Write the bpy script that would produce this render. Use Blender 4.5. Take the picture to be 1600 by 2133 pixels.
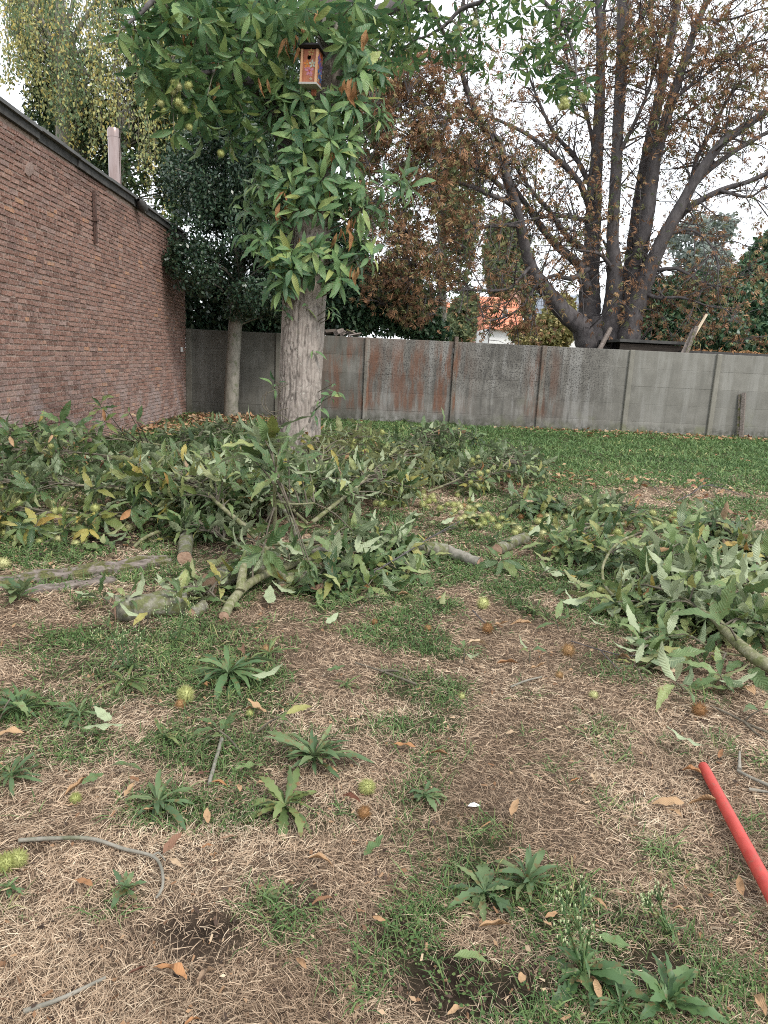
import bpy, math, random
import numpy as np
from mathutils import Matrix, Vector
for o in list(bpy.data.objects): bpy.data.objects.remove(o)
SC = bpy.context.scene
COL = SC.collection
R = math.radians
# ------------------------------------------------------------------ camera, sky, sun, exposure
FPX, PITCH, ROLL, YAW, CH = 1500.0, 0.2111516, 0.0471461, 0.0254879, 1.445
def cam_axes():
    cp, sp, cy, sy = math.cos(PITCH), math.sin(PITCH), math.cos(YAW), math.sin(YAW)
    f = np.array([sy*cp, cy*cp, -sp]); rt = np.array([cy, -sy, 0.]); up = np.cross(rt, f)
    c, s = math.cos(ROLL), math.sin(ROLL)
    return f, c*rt+s*up, -s*rt+c*up
CF, CR, CU = cam_axes()
CAM = np.array([0, 0, CH])
cd = bpy.data.cameras.new('camera'); cam = bpy.data.objects.new('camera', cd); COL.objects.link(cam)
cd.sensor_fit = 'VERTICAL'; cd.sensor_height = 24.0; cd.lens = FPX/2133*24; cd.clip_start = .05; cd.clip_end = 2000
cam.matrix_world = Matrix(((CR[0], CU[0], -CF[0], 0), (CR[1], CU[1], -CF[1], 0), (CR[2], CU[2], -CF[2], CH), (0, 0, 0, 1)))
SC.camera = cam
wd = bpy.data.worlds.new('World'); SC.world = wd; wd.use_nodes = True
wt = wd.node_tree; wt.nodes.clear()
SUN_EL, SUN_AZ = R(48), R(140)       # azimuth clockwise from +Y: behind the camera, to the right
sky = wt.nodes.new('ShaderNodeTexSky'); sky.sky_type = 'NISHITA'; sky.sun_disc = False
sky.sun_elevation = SUN_EL; sky.sun_rotation = SUN_AZ
mx = wt.nodes.new('ShaderNodeMix'); mx.data_type = 'RGBA'; mx.inputs[0].default_value = .88
mx.inputs[7].default_value = (11.6, 12.0, 12.5, 1)       # even bright cloud cover over the blue
bg = wt.nodes.new('ShaderNodeBackground'); bg.inputs[1].default_value = .085
wo = wt.nodes.new('ShaderNodeOutputWorld')
wt.links.new(sky.outputs[0], mx.inputs[6]); wt.links.new(mx.outputs[2], bg.inputs[0]); wt.links.new(bg.outputs[0], wo.inputs[0])
sl = bpy.data.lights.new('sun', 'SUN'); sl.energy = 1.5; sl.angle = R(11); sl.color = (1, .95, .88)
sun = bpy.data.objects.new('sun', sl); COL.objects.link(sun)
sd = Vector((math.sin(SUN_AZ)*math.cos(SUN_EL), math.cos(SUN_AZ)*math.cos(SUN_EL), math.sin(SUN_EL)))
sun.rotation_euler = sd.to_track_quat('Z', 'Y').to_euler()
SC.view_settings.view_transform = 'Standard'; SC.view_settings.look = 'None'
SC.view_settings.exposure = .95; SC.view_settings.gamma = 1; SC.view_settings.use_curve_mapping = False
SC.render.engine = 'CYCLES'
SC.cycles.max_bounces = 6; SC.cycles.diffuse_bounces = 3; SC.cycles.glossy_bounces = 2; SC.cycles.transmission_bounces = 3
SC.cycles.use_denoising = False; SC.cycles.filter_width = 1.05
SC.cycles.use_adaptive_sampling = True; SC.cycles.adaptive_threshold = .006

# ------------------------------------------------------------------ survey helpers: photograph pixel -> place in the garden
def ray(px, py): return CF + CR*((px-800)/FPX) - CU*((py-1066.5)/FPX)
def G(px, py, z=0.):
    d = ray(px, py); return CAM + d*((z-CH)/d[2])
def A(px, py, Y):
    d = ray(px, py); return CAM + d*(Y/d[1])
def AX(px, py, X):
    d = ray(px, py); return CAM + d*(X/d[0])
def proj(P):
    d = np.asarray(P, float)-CAM; z = d@CF
    return np.stack([800+FPX*(d@CR)/z, 1066.5-FPX*(d@CU)/z, z], -1)
def mpp(P): return (np.asarray(P)-CAM)@CF/FPX       # metres per photograph pixel there

# ------------------------------------------------------------------ numpy noise
def _h(ix, iy, iz):
    n = (ix.astype(np.int64)*374761393 + iy.astype(np.int64)*668265263 + iz.astype(np.int64)*2147483647) & 0xffffffff
    n = ((n ^ (n >> 13))*1274126177) & 0xffffffff
    return ((n ^ (n >> 16)) & 0xffff)/65535.0
def vn(x, y, z=None):
    x = np.asarray(x, float); y = np.asarray(y, float); z = np.zeros_like(x) if z is None else np.asarray(z, float)
    x, y, z = np.broadcast_arrays(x, y, z)
    ix, iy, iz = np.floor(x), np.floor(y), np.floor(z); fx, fy, fz = x-ix, y-iy, z-iz
    fx, fy, fz = [t*t*(3-2*t) for t in (fx, fy, fz)]
    o = 0
    for a in (0, 1):
        for b in (0, 1):
            for c in (0, 1):
                o = o + _h(ix+a, iy+b, iz+c)*(fx if a else 1-fx)*(fy if b else 1-fy)*(fz if c else 1-fz)
    return o
def fbm(x, y, z=None, o=4):
    s = 0; a = .5; t = 0
    for i in range(o):
        k = 2.03**i
        s = s + a*vn(np.asarray(x)*k+i*17.3, np.asarray(y)*k-i*9.1, None if z is None else np.asarray(z)*k); t += a; a *= .5
    return s/t
def gz(x, y):
    x = np.asarray(x, float); y = np.asarray(y, float)
    near = np.clip(1.3-np.abs(y-8)/30, 0, 1)
    return (.05*(fbm(x*.8+5, y*.8, o=3)-.5) + .018*(fbm(x*4, y*4+3, o=2)-.5))*near

# ------------------------------------------------------------------ mesh / object helpers
def mesh(name, V, quads=None, tris=None, mat=None, attrs=None, uv=None, smooth=False, mats=None, midx=None):
    m = bpy.data.meshes.new(name)
    V = np.ascontiguousarray(V, dtype=np.float32).reshape(-1, 3)
    q = np.zeros((0, 4), np.int32) if quads is None else np.asarray(quads, np.int32).reshape(-1, 4)
    t = np.zeros((0, 3), np.int32) if tris is None else np.asarray(tris, np.int32).reshape(-1, 3)
    loops = np.concatenate([q.ravel(), t.ravel()])
    st = np.concatenate([np.arange(len(q))*4, len(q)*4+np.arange(len(t))*3]).astype(np.int32)
    m.vertices.add(len(V)); m.vertices.foreach_set('co', V.ravel())
    m.loops.add(len(loops)); m.loops.foreach_set('vertex_index', loops)
    m.polygons.add(len(st)); m.polygons.foreach_set('loop_start', st)
    m.polygons.foreach_set('use_smooth', np.full(len(st), bool(smooth)))
    for mm in (mats or [mat]):
        if mm: m.materials.append(mm)
    if midx is not None: m.polygons.foreach_set('material_index', np.asarray(midx, np.int32))
    for k, v in (attrs or {}).items():
        a = m.attributes.new(k, 'FLOAT', 'POINT'); a.data.foreach_set('value', np.asarray(v, np.float32).ravel())
    if uv is not None:
        l = m.uv_layers.new(name='UVMap'); l.data.foreach_set('uv', np.asarray(uv, np.float32)[loops].ravel())
    m.update(calc_edges=True); m.validate()
    return m
def link(name, me, parent=None, M=None):
    o = bpy.data.objects.new(name, me); COL.objects.link(o)
    if parent is not None:
        o.parent = parent
        base = Matrix.Translation(-Vector(parent['_at'])) if '_at' in parent else Matrix()
        o.matrix_basis = base @ M if M is not None else base
    elif M is not None: o.matrix_basis = M
    return o
def tag(o, label=None, cat=None, group=None, kind=None):
    if label: o['label'] = label
    if cat: o['category'] = cat
    if group: o['group'] = group
    if kind: o['kind'] = kind
    return o
def thing(name, label, cat, at, group=None):
    o = bpy.data.objects.new(name, None); COL.objects.link(o); o.empty_display_size = .05
    o.location = tuple(float(v) for v in at); o['_at'] = [float(v) for v in at]
    return tag(o, label, cat, group)
def struct(name, me): return tag(link(name, me), kind='structure')

class Geo:      # collects vertices and faces of one mesh
    def __init__(s): s.V = []; s.Q = []; s.T = []; s.n = 0; s.a = []; s.mq = []; s.mt = []
    def add(s, V, Q=None, T=None, a=0., m=0):
        V = np.asarray(V, float).reshape(-1, 3)
        if Q is not None and len(Q): Q = np.asarray(Q).reshape(-1, 4); s.Q.append(Q+s.n); s.mq.append(np.full(len(Q), m))
        if T is not None and len(T): T = np.asarray(T).reshape(-1, 3); s.T.append(T+s.n); s.mt.append(np.full(len(T), m))
        s.V.append(V); s.a.append(np.full(len(V), a) if np.isscalar(a) else np.asarray(a)); s.n += len(V)
    def box(s, c, d, M=None, a=0., jit=0, rng=None, m=0):
        c = np.asarray(c, float); d = np.asarray(d, float)/2
        P = np.array([[x, y, z] for z in (-1, 1) for y in (-1, 1) for x in (-1, 1)])*d
        if jit: P = P+rng.normal(0, jit, P.shape)
        if M is not None: P = P@np.asarray(M).T
        s.add(P+c, [[0, 2, 3, 1], [4, 5, 7, 6], [0, 1, 5, 4], [2, 6, 7, 3], [0, 4, 6, 2], [1, 3, 7, 5]], a=a, m=m)
    def tube(s, pts, rad, sides=8, caps=True, a=0., rough=0, m=0, capm=None):
        V, Q, T = tube_geo(pts, rad, sides, rough)
        s.add(V, Q, None, a, m)
        if caps:
            n = len(V)//sides
            for k, rev in ((0, 1), (n-1, 0)):
                ring = V[k*sides:(k+1)*sides]; c = ring.mean(0)
                t = [[i, (i+1) % sides, sides] if not rev else [(i+1) % sides, i, sides] for i in range(sides)]
                s.add(np.vstack([ring, c]), None, t, a, capm if (capm is not None and k == 0) else m)
    def mesh(s, name, mat=None, smooth=False, attr='tint', mats=None, extra=None):
        Q = np.vstack(s.Q) if s.Q else None; T = np.vstack(s.T) if s.T else None
        mi = np.concatenate(s.mq+s.mt) if mats else None
        at = {attr: np.concatenate(s.a)}
        at.update(extra or {})
        return mesh(name, np.vstack(s.V), Q, T, mat, at, smooth=smooth, mats=mats, midx=mi)
def smooth_path(pts, rad, step):
    pts = np.asarray(pts, float); rad = np.asarray(rad, float)
    P = np.vstack([2*pts[0]-pts[1], pts, 2*pts[-1]-pts[-2]]); o = []; r = []
    for i in range(len(pts)-1):
        p0, p1, p2, p3 = P[i:i+4]; k = max(2, int(np.linalg.norm(p2-p1)/step)+1)
        for t in np.arange(k)/k:
            o.append(.5*(2*p1+(p2-p0)*t+(2*p0-5*p1+4*p2-p3)*t*t+(3*p1-p0-3*p2+p3)*t**3)); r.append(rad[i]*(1-t)+rad[i+1]*t)
    o.append(pts[-1]); r.append(rad[-1])
    return np.array(o), np.array(r)
def frames(pts):
    T = np.gradient(pts, axis=0); T /= np.linalg.norm(T, axis=1)[:, None]+1e-9
    u = np.cross(T[0], [0.31, .2, .93] if abs(T[0][2]) < .9 else [1, 0.1, 0]); u /= np.linalg.norm(u); U = [u]
    for i in range(1, len(pts)):
        u = U[-1]-T[i]*(U[-1]@T[i]); U.append(u/(np.linalg.norm(u)+1e-9))
    U = np.array(U); return T, U, np.cross(T, U)
def tube_geo(pts, rad, sides=8, rough=0):
    pts = np.asarray(pts, float); rad = np.broadcast_to(np.asarray(rad, float), (len(pts),))
    T, U, W = frames(pts); th = np.arange(sides)*2*np.pi/sides
    rr = rad[:, None]*np.ones(sides)
    if rough:
        q = pts[:, None, :]+rr[..., None]*(U[:, None, :]*np.cos(th)[None, :, None]+W[:, None, :]*np.sin(th)[None, :, None])
        f = .35/np.maximum(rad, .004)[:, None]
        rr = rr*(1+rough*(vn(q[..., 0]*f*3, q[..., 1]*f*3, q[..., 2]*f*3)-.5)*2)
    V = pts[:, None, :]+rr[..., None]*(U[:, None, :]*np.cos(th)[None, :, None]+W[:, None, :]*np.sin(th)[None, :, None])
    n = len(pts); i = np.arange(n-1)[:, None]*sides; j = np.arange(sides)[None, :]; k = (j+1) % sides
    Q = np.stack([i+j, i+k, i+sides+k, i+sides+j], -1).reshape(-1, 4)
    return V.reshape(-1, 3), Q, None

# ------------------------------------------------------------------ materials
class N:
    def __init__(s, name):
        s.m = bpy.data.materials.new(name); s.m.use_nodes = True; s.t = s.m.node_tree; s.t.nodes.clear()
        s.out = s.t.nodes.new('ShaderNodeOutputMaterial')
    def n(s, t, **k):
        x = s.t.nodes.new('ShaderNode'+t)
        for a, b in k.items(): setattr(x, a, b)
        return x
    def l(s, a, b): s.t.links.new(a, b)
    def put(s, sock, v):
        if hasattr(v, 'is_output'): s.l(v, sock)
        elif isinstance(v, (tuple, list)) and len(v) == 3 and sock.type == 'RGBA': sock.default_value = (*v, 1)
        else: sock.default_value = v
    def math(s, op, a, b=0., c=None, clamp=False):
        x = s.n('Math', operation=op, use_clamp=clamp); s.put(x.inputs[0], a); s.put(x.inputs[1], b)
        if c is not None: s.put(x.inputs[2], c)
        return x.outputs[0]
    def pos(s): return s.n('NewGeometry').outputs['Position']
    def objc(s): return s.n('TexCoord').outputs['Object']
    def noise(s, vec=None, scale=5., detail=4., rough=.55, dist=0., stretch=None):
        vec = vec if vec is not None else s.pos()
        if stretch:
            mp = s.n('Mapping'); s.l(vec, mp.inputs[0]); mp.inputs['Scale'].default_value = stretch; vec = mp.outputs[0]
        x = s.n('TexNoise'); s.l(vec, x.inputs['Vector']); x.inputs['Scale'].default_value = scale
        x.inputs['Detail'].default_value = detail; x.inputs['Roughness'].default_value = rough; x.inputs['Distortion'].default_value = dist
        return x.outputs['Fac']
    def vor(s, vec=None, scale=5., feature='F1'):
        x = s.n('TexVoronoi', feature=feature); s.l(vec if vec is not None else s.pos(), x.inputs['Vector']); x.inputs['Scale'].default_value = scale
        return x.outputs['Distance']
    def ramp(s, f, stops, interp='LINEAR'):
        x = s.n('ValToRGB'); e = x.color_ramp.elements; x.color_ramp.interpolation = interp
        while len(e) > 1: e.remove(e[0])
        for i, (p, c) in enumerate(stops):
            if i == 0: e[0].position = p; k = e[0]
            else: k = e.new(p)
            c = (c, c, c) if not isinstance(c, (tuple, list)) else c
            k.color = (*c, 1)
        s.put(x.inputs[0], f); return x.outputs[0]
    def smooth(s, f, lo, hi):
        x = s.n('MapRange', interpolation_type='SMOOTHSTEP'); s.put(x.inputs[0], f); x.inputs[1].default_value = lo; x.inputs[2].default_value = hi
        return x.outputs[0]
    def mix(s, f, a, b, mode='MIX'):
        x = s.n('Mix', data_type='RGBA', blend_type=mode); s.put(x.inputs[0], f); s.put(x.inputs[6], a); s.put(x.inputs[7], b); return x.outputs[2]
    def attr(s, name): return s.n('Attribute', attribute_name=name).outputs['Fac']
    def xyz(s, v=None):
        x = s.n('SeparateXYZ'); s.l(v if v is not None else s.pos(), x.inputs[0]); return x.outputs
    def rnd(s):    # per-leaf / per-brick number: vertex attribute plus the object's own random
        return s.math('FRACT', s.math('ADD', s.attr('tint'), s.n('ObjectInfo').outputs['Random']))
    def bump(s, h, strength=.5, dist=.01, nrm=None):
        x = s.n('Bump'); s.put(x.inputs['Height'], h); x.inputs['Strength'].default_value = strength; x.inputs['Distance'].default_value = dist
        if nrm is not None: s.l(nrm, x.inputs['Normal'])
        return x.outputs[0]
    def bsdf(s, col, rough=.7, nrm=None, spec=.5, metal=0., trans=None, tcol=None):
        p = s.n('BsdfPrincipled'); s.put(p.inputs['Base Color'], col); s.put(p.inputs['Roughness'], rough); s.put(p.inputs['Metallic'], metal)
        p.inputs['Specular IOR Level'].default_value = spec
        if nrm is not None: s.l(nrm, p.inputs['Normal'])
        sh = p.outputs[0]
        if trans:
            t = s.n('BsdfTranslucent'); s.put(t.inputs[0], tcol if tcol is not None else col)
            mx = s.n('MixShader'); mx.inputs[0].default_value = trans; s.l(sh, mx.inputs[1]); s.l(t.outputs[0], mx.inputs[2]); sh = mx.outputs[0]
        s.l(sh, s.out.inputs[0]); return s.m
def leaf_mat(name, stops, under=None, rough=.5, trans=.22, spots=(.16, .10, .04), spot_amt=.58, veins=True, spec=.4, vein=.26):
    k = N(name); c = k.ramp(k.rnd(), stops)
    nz = k.noise(None, 45, 3); c = k.mix(k.math('MULTIPLY', k.smooth(nz, spot_amt, spot_amt+.12), .7), c, spots)
    big = k.noise(None, 9, 2); c = k.mix(.5, c, k.ramp(big, [(.3, .72), (.7, 1.25)]), 'MULTIPLY')
    b = None
    if veins:
        uv = k.xyz(k.n('TexCoord').outputs['UV']); av = k.math('ABSOLUTE', uv[1])
        w = k.math('SINE', k.math('MULTIPLY', k.math('SUBTRACT', uv[0], k.math('MULTIPLY', av, .16)), 78.))
        mid = k.math('SUBTRACT', 1., k.smooth(av, .03, .1)); has = k.math('GREATER_THAN', uv[0], .0005)
        line = k.math('MULTIPLY', k.math('MAXIMUM', k.smooth(w, .72, 1.), mid), has)
        c = k.mix(k.math('MULTIPLY', line, vein), c, k.mix(.5, c, (.42, .47, .2)))
        b = k.bump(k.math('MULTIPLY', w, has), .3, .004)
    if under is not None:
        u = k.mix(.5, under, k.ramp(big, [(.3, .75), (.7, 1.2)]), 'MULTIPLY')
        if veins: u = k.mix(k.math('MULTIPLY', line, .5), u, (.38, .42, .24))
        c = k.mix(k.n('NewGeometry').outputs['Backfacing'], c, u)
    return k.bsdf(c, rough, b, spec, trans=trans)
# ------------------------------------------------------------------ leaf shapes
def leaf_geo(n=6, w=.18, fold=.35, droop=.6, wave=.0, tooth=.0, peak=.85, seed=0, twist=0., side=0.):
    rg = np.random.default_rng(seed)
    u = np.linspace(0, 1, n+1)
    wid = w*np.maximum(np.sin(np.pi*u**peak), 0)**.85+.004
    tt = 1+tooth*np.where(np.arange(n+1) % 2 == 0, -1, 1)*np.where((u > .08) & (u < .97), 1, 0)
    ang = droop*(u-.15); dy = np.cos(ang); dz = -np.sin(ang)
    y = np.concatenate([[0], np.cumsum((dy[1:]+dy[:-1])/2)/n]); z = np.concatenate([[0], np.cumsum((dz[1:]+dz[:-1])/2)/n])
    V = []
    bend = side*u**2
    for s in (-1, 0, 1):
        ww = wid*(tt if s else 0)
        tw = twist*u
        zz = z+abs(s)*wid*math.sin(fold)+(abs(s)*wave*np.sin(u*n*1.1+s*1.3+rg.uniform(0, 6))*wid*2)+s*wid*np.sin(tw)
        V.append(np.stack([s*ww*math.cos(fold)*np.cos(tw)+bend, y, zz], -1))
    V = np.stack(V, 1)                       # (n+1,3,3)
    i = np.arange(n)*3
    Q = np.concatenate([np.stack([i, i+1, i+4, i+3], -1), np.stack([i+1, i+2, i+5, i+4], -1)])
    uv = np.stack([np.repeat(np.maximum(u, .001)[:, None], 3, 1), np.repeat(np.array([[-1, 0, 1]]), n+1, 0)], -1)
    return V.reshape(-1, 3), Q, uv.reshape(-1, 2)
def basis(d, nrm):
    d = np.asarray(d, float); d = d/(np.linalg.norm(d, axis=-1, keepdims=True)+1e-9)
    nrm = nrm-d*np.sum(nrm*d, -1, keepdims=True); nn = np.linalg.norm(nrm, axis=-1, keepdims=True)
    nrm = np.where(nn > 1e-4, nrm/np.maximum(nn, 1e-4), np.cross(d, [.6, .5, .62]))
    return np.stack([np.cross(d, nrm), d, nrm], -1)          # columns x, y, z
def mats4(pos, d, nrm, s):
    B = basis(d, nrm)*np.asarray(s)[..., None, None]
    M = np.zeros((len(pos), 4, 4)); M[:, :3, :3] = B; M[:, :3, 3] = pos; M[:, 3, 3] = 1
    return M
def scatter_mesh(name, geos, M, mat, rng, tint=None, uv=False, smooth=True, which=None):
    """one mesh of many leaves (for masses past the limit)"""
    Vs, Qs, Ts, Us = [], [], [], []; off = 0
    tint = rng.random(len(M)) if tint is None else tint
    which = rng.integers(0, len(geos), len(M)) if which is None else which
    for k, g in enumerate(geos):
        V, Q, U = g; m = M[which == k]
        if not len(m): continue
        P = np.einsum('nij,vj->nvi', m[:, :3, :3], V)+m[:, None, :3, 3]
        Qs.append((Q[None]+(np.arange(len(m))*len(V))[:, None, None]+off).reshape(-1, Q.shape[1])); off += P.shape[0]*P.shape[1]
        Vs.append(P.reshape(-1, 3)); Ts.append(np.repeat(tint[which == k], len(V))); Us.append(np.tile(U, (len(m), 1)))
    q = np.vstack(Qs)
    return mesh(name, np.vstack(Vs), q if q.shape[1] == 4 else None, q if q.shape[1] == 3 else None, mat, {'tint': np.concatenate(Ts)}, np.vstack(Us) if uv else None, smooth=smooth)
QUAD = (np.array([[-.28, .4, .05], [0, 0, 0], [.28, .45, .05], [0, 1, -.08]]), np.array([[1, 2, 3, 0]]), np.zeros((4, 2)))
def split_leaves(owner, M, meshes, geos_lo, mat, rng, most=300, name='leaf', rest='foliage', score=None, uv=False, tint=None):
    """the leaves that show largest become parts, the rest one part of kind stuff"""
    P = proj(M[:, :3, 3]); inside = (P[:, 0] > -30) & (P[:, 0] < 1630) & (P[:, 1] > -60) & (P[:, 1] < 2160) & (P[:, 2] > .3)
    sc = np.linalg.norm(M[:, :3, 1], axis=1)/np.maximum(P[:, 2], .3)
    if score is not None: sc = sc*score
    sc = np.where(inside, sc, 0); order = np.argsort(-sc)
    top = order[:most]
    for i in top:
        link(name, meshes[rng.integers(len(meshes))], owner, Matrix(M[i].tolist()))
    if len(order) > most:
        idx = order[most:]
        o = link(rest, scatter_mesh(rest, geos_lo, M[idx], mat, rng, uv=uv, tint=None if tint is None else tint[idx]), owner); o['kind'] = 'stuff'

# ------------------------------------------------------------------ materials
M_dark = leaf_mat('leaf_dark', [(0, (0.031, 0.067, 0.025)), (.45, (0.052, 0.102, 0.035)), (.72, (0.084, 0.140, 0.048)), (.88, (0.134, 0.182, 0.056)), (1, (0.224, 0.215, 0.056))], (0.131, 0.180, 0.094), .36)
M_mid = leaf_mat('leaf_mid', [(0, (0.069, 0.123, 0.047)), (.4, (0.123, 0.191, 0.073)), (.75, (0.186, 0.253, 0.099)), (.93, (0.279, 0.315, 0.124)), (1, (0.349, 0.281, 0.073))], (0.337, 0.394, 0.239), .42)
M_yel = leaf_mat('leaf_yellowing', [(0, (0.060, 0.111, 0.034)), (.35, (0.141, 0.182, 0.049)), (.62, (0.262, 0.263, 0.069)), (.85, (0.383, 0.313, 0.078)), (1, (0.342, 0.172, 0.059))], (0.262, 0.283, 0.127), .5)
M_tree = leaf_mat('leaf_tree', [(0, (0.040, 0.105, 0.047)), (.4, (0.078, 0.167, 0.069)), (.7, (0.140, 0.247, 0.094)), (.9, (0.219, 0.335, 0.118)), (1, (0.328, 0.375, 0.118))], (0.182, 0.280, 0.130), .42, trans=.3)
M_weed = leaf_mat('leaf_weed', [(0, (0.052, 0.105, 0.040)), (.5, (0.086, 0.158, 0.059)), (1, (0.138, 0.210, 0.081))], (0.138, 0.200, 0.095), .48, veins=False, spot_amt=.54)
M_brown = leaf_mat('leaf_brown', [(0, (.40, .25, .14)), (.2, (.46, .30, .17)), (.35, (.34, .19, .10)), (.5, (.42, .21, .095)), (.62, (.24, .12, .065)), (.75, (.50, .38, .25)), (.88, (.34, .24, .16)), (.95, (.18, .07, .045)), (1, (.13, .06, .045))], None, .65, trans=.15, spots=(.1, .05, .03), spec=.25, vein=.15)
M_bdry = leaf_mat('leaf_withered', [(0, (.26, .13, .06)), (.5, (.36, .18, .08)), (1, (.42, .25, .12))], None, .65, trans=.25, spots=(.1, .05, .03), spec=.2, vein=.15)
M_hc = leaf_mat('leaf_rust', [(0, (0.127, 0.077, 0.052)), (.28, (0.229, 0.128, 0.077)), (.5, (0.330, 0.179, 0.099)), (.66, (0.432, 0.270, 0.149)), (.76, (0.254, 0.218, 0.099)), (.88, (0.166, 0.193, 0.087)), (1, (0.102, 0.142, 0.062))], None, .65, trans=.2, veins=False, spec=.15)
M_holly = leaf_mat('leaf_holly', [(0, (0.017, 0.042, 0.026)), (.6, (0.031, 0.067, 0.038)), (1, (0.068, 0.112, 0.056))], None, .35, trans=.08, veins=False, spec=.5)
M_birch = leaf_mat('leaf_birch', [(0, (0.117, 0.186, 0.097)), (.4, (0.235, 0.314, 0.152)), (.65, (0.399, 0.442, 0.207)), (.85, (0.563, 0.528, 0.207)), (1, (0.586, 0.442, 0.123))], None, .55, trans=.45, spot_amt=.8, veins=False)
M_ivy = leaf_mat('leaf_ivy', [(0, (0.027, 0.058, 0.029)), (.6, (0.057, 0.107, 0.044)), (.9, (0.115, 0.156, 0.058)), (1, (0.216, 0.208, 0.091))], None, .45, trans=.15, veins=False)
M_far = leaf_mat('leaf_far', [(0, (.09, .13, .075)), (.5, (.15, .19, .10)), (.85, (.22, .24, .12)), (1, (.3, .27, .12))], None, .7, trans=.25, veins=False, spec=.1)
M_lau = leaf_mat('leaf_laurel', [(0, (0.031, 0.078, 0.044)), (.6, (0.065, 0.137, 0.072)), (1, (0.130, 0.208, 0.098))], None, .4, trans=.12, veins=False)

def bark_mat(name, base, dark, moss=None, moss_amt=.55, scale=1., crack=False, lich=None, dark_shaded_above=None):
    k = N(name); p = k.pos()
    nz = k.noise(p, 14*scale, 5, .6, stretch=(1, 1, .35)); c = k.ramp(nz, [(.25, dark), (.62, base), (.85, tuple(min(1, v*1.25) for v in base))])
    h = k.noise(p, 55*scale, 5, .65, stretch=(1, 1, .4))
    if dark_shaded_above: c = k.mix(k.math('MULTIPLY', k.smooth(k.math('ADD', k.xyz(p)[2], k.noise(p, 6, 3)), dark_shaded_above, dark_shaded_above+.9), .8), c, k.ramp(nz, [(.3, (.07, .06, .05)), (.7, (.17, .145, .12))]))  # darker bark higher up, partly shade painted into the colour
    if crack: c = k.mix(k.math('MULTIPLY', k.attr('crack'), .85), c, tuple(v*.32 for v in dark))
    if lich is not None: c = k.mix(k.math('MULTIPLY', k.smooth(k.noise(p, 38*scale, 3), .6, .68), .6), c, lich)
    if moss is not None:
        mm = k.smooth(k.noise(p, 7*scale, 4, .65), moss_amt-.08, moss_amt+.1)
        c = k.mix(k.math('MULTIPLY', mm, .85), c, k.ramp(k.noise(p, 90, 3), [(.3, tuple(v*.5 for v in moss)), (.7, moss)]))
    return k.bsdf(c, .85, k.bump(h, .6, .012/scale), .2)
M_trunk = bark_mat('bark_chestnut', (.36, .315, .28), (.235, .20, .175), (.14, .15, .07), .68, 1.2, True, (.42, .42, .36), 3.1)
M_thin = bark_mat('bark_grey', (.27, .25, .21), (.14, .135, .11), (.12, .14, .07), .6, 1)
M_hcb = bark_mat('bark_dark', (0.120, 0.109, 0.109), (0.054, 0.048, 0.049), (0.108, 0.121, 0.078), .68, .8)
M_twig = bark_mat('bark_twig', (.15, .13, .10), (.07, .06, .045), (.15, .17, .08), .6, 3)
M_bough = bark_mat('bark_bough', (.25, .24, .15), (.11, .11, .06), (.16, .18, .07), .52, 3, lich=(.42, .42, .34))
M_moss = bark_mat('bark_mossy', (.23, .22, .17), (.07, .062, .045), (.15, .165, .06), .5, 2.5, lich=(.4, .42, .33))
def wood_mat(name, a, b, rings=False):
    k = N(name); p = k.objc() if rings else k.pos()
    nz = k.noise(k.pos(), 60, 4, .6); c = k.ramp(nz, [(.3, a), (.7, b)])
    big = k.noise(k.pos(), 18, 3); c = k.mix(.5, c, k.ramp(big, [(.3, .75), (.7, 1.2)]), 'MULTIPLY')
    return k.bsdf(c, .8, k.bump(nz, .4, .004), .2)
M_cut = wood_mat('cut_wood', (.36, .22, .15), (.52, .36, .26))
M_saw = wood_mat('pale_wood', (.50, .40, .28), (.66, .56, .42))
def old_wood(name, moss):
    k = N(name); p = k.pos()
    g = k.noise(p, 20, 5, .7, stretch=(.35, 1.6, 3)); c = k.ramp(g, [(.25, (.06, .05, .042)), (.5, (.19, .16, .14)), (.75, (.33, .285, .26))])
    mm = k.smooth(k.noise(p, 9, 4, .65), moss-.06, moss+.07); c = k.mix(k.math('MULTIPLY', mm, .9), c, k.ramp(k.noise(p, 120, 2), [(.3, (.04, .05, .015)), (.7, (.15, .15, .05))]))
    return k.bsdf(c, .85, k.bump(g, .8, .012), .2)
M_beam = old_wood('weathered_wood_mossy', .5); M_plank = old_wood('weathered_wood', .66)

def bur_mat(name, stops):
    k = N(name); c = k.ramp(k.rnd(), stops); c = k.mix(k.attr('tipness'), k.mix(1., c, (.68, .68, .6), 'MULTIPLY'), c)
    return k.bsdf(c, .6, None, .3, trans=.2)
M_bur = bur_mat('bur_green', [(0, (0.402, 0.433, 0.151)), (.5, (0.507, 0.524, 0.218)), (1, (0.595, 0.578, 0.319))])
M_burb = bur_mat('bur_brown', [(0, (.24, .12, .05)), (.6, (.34, .19, .08)), (1, (.42, .28, .14))])

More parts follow.
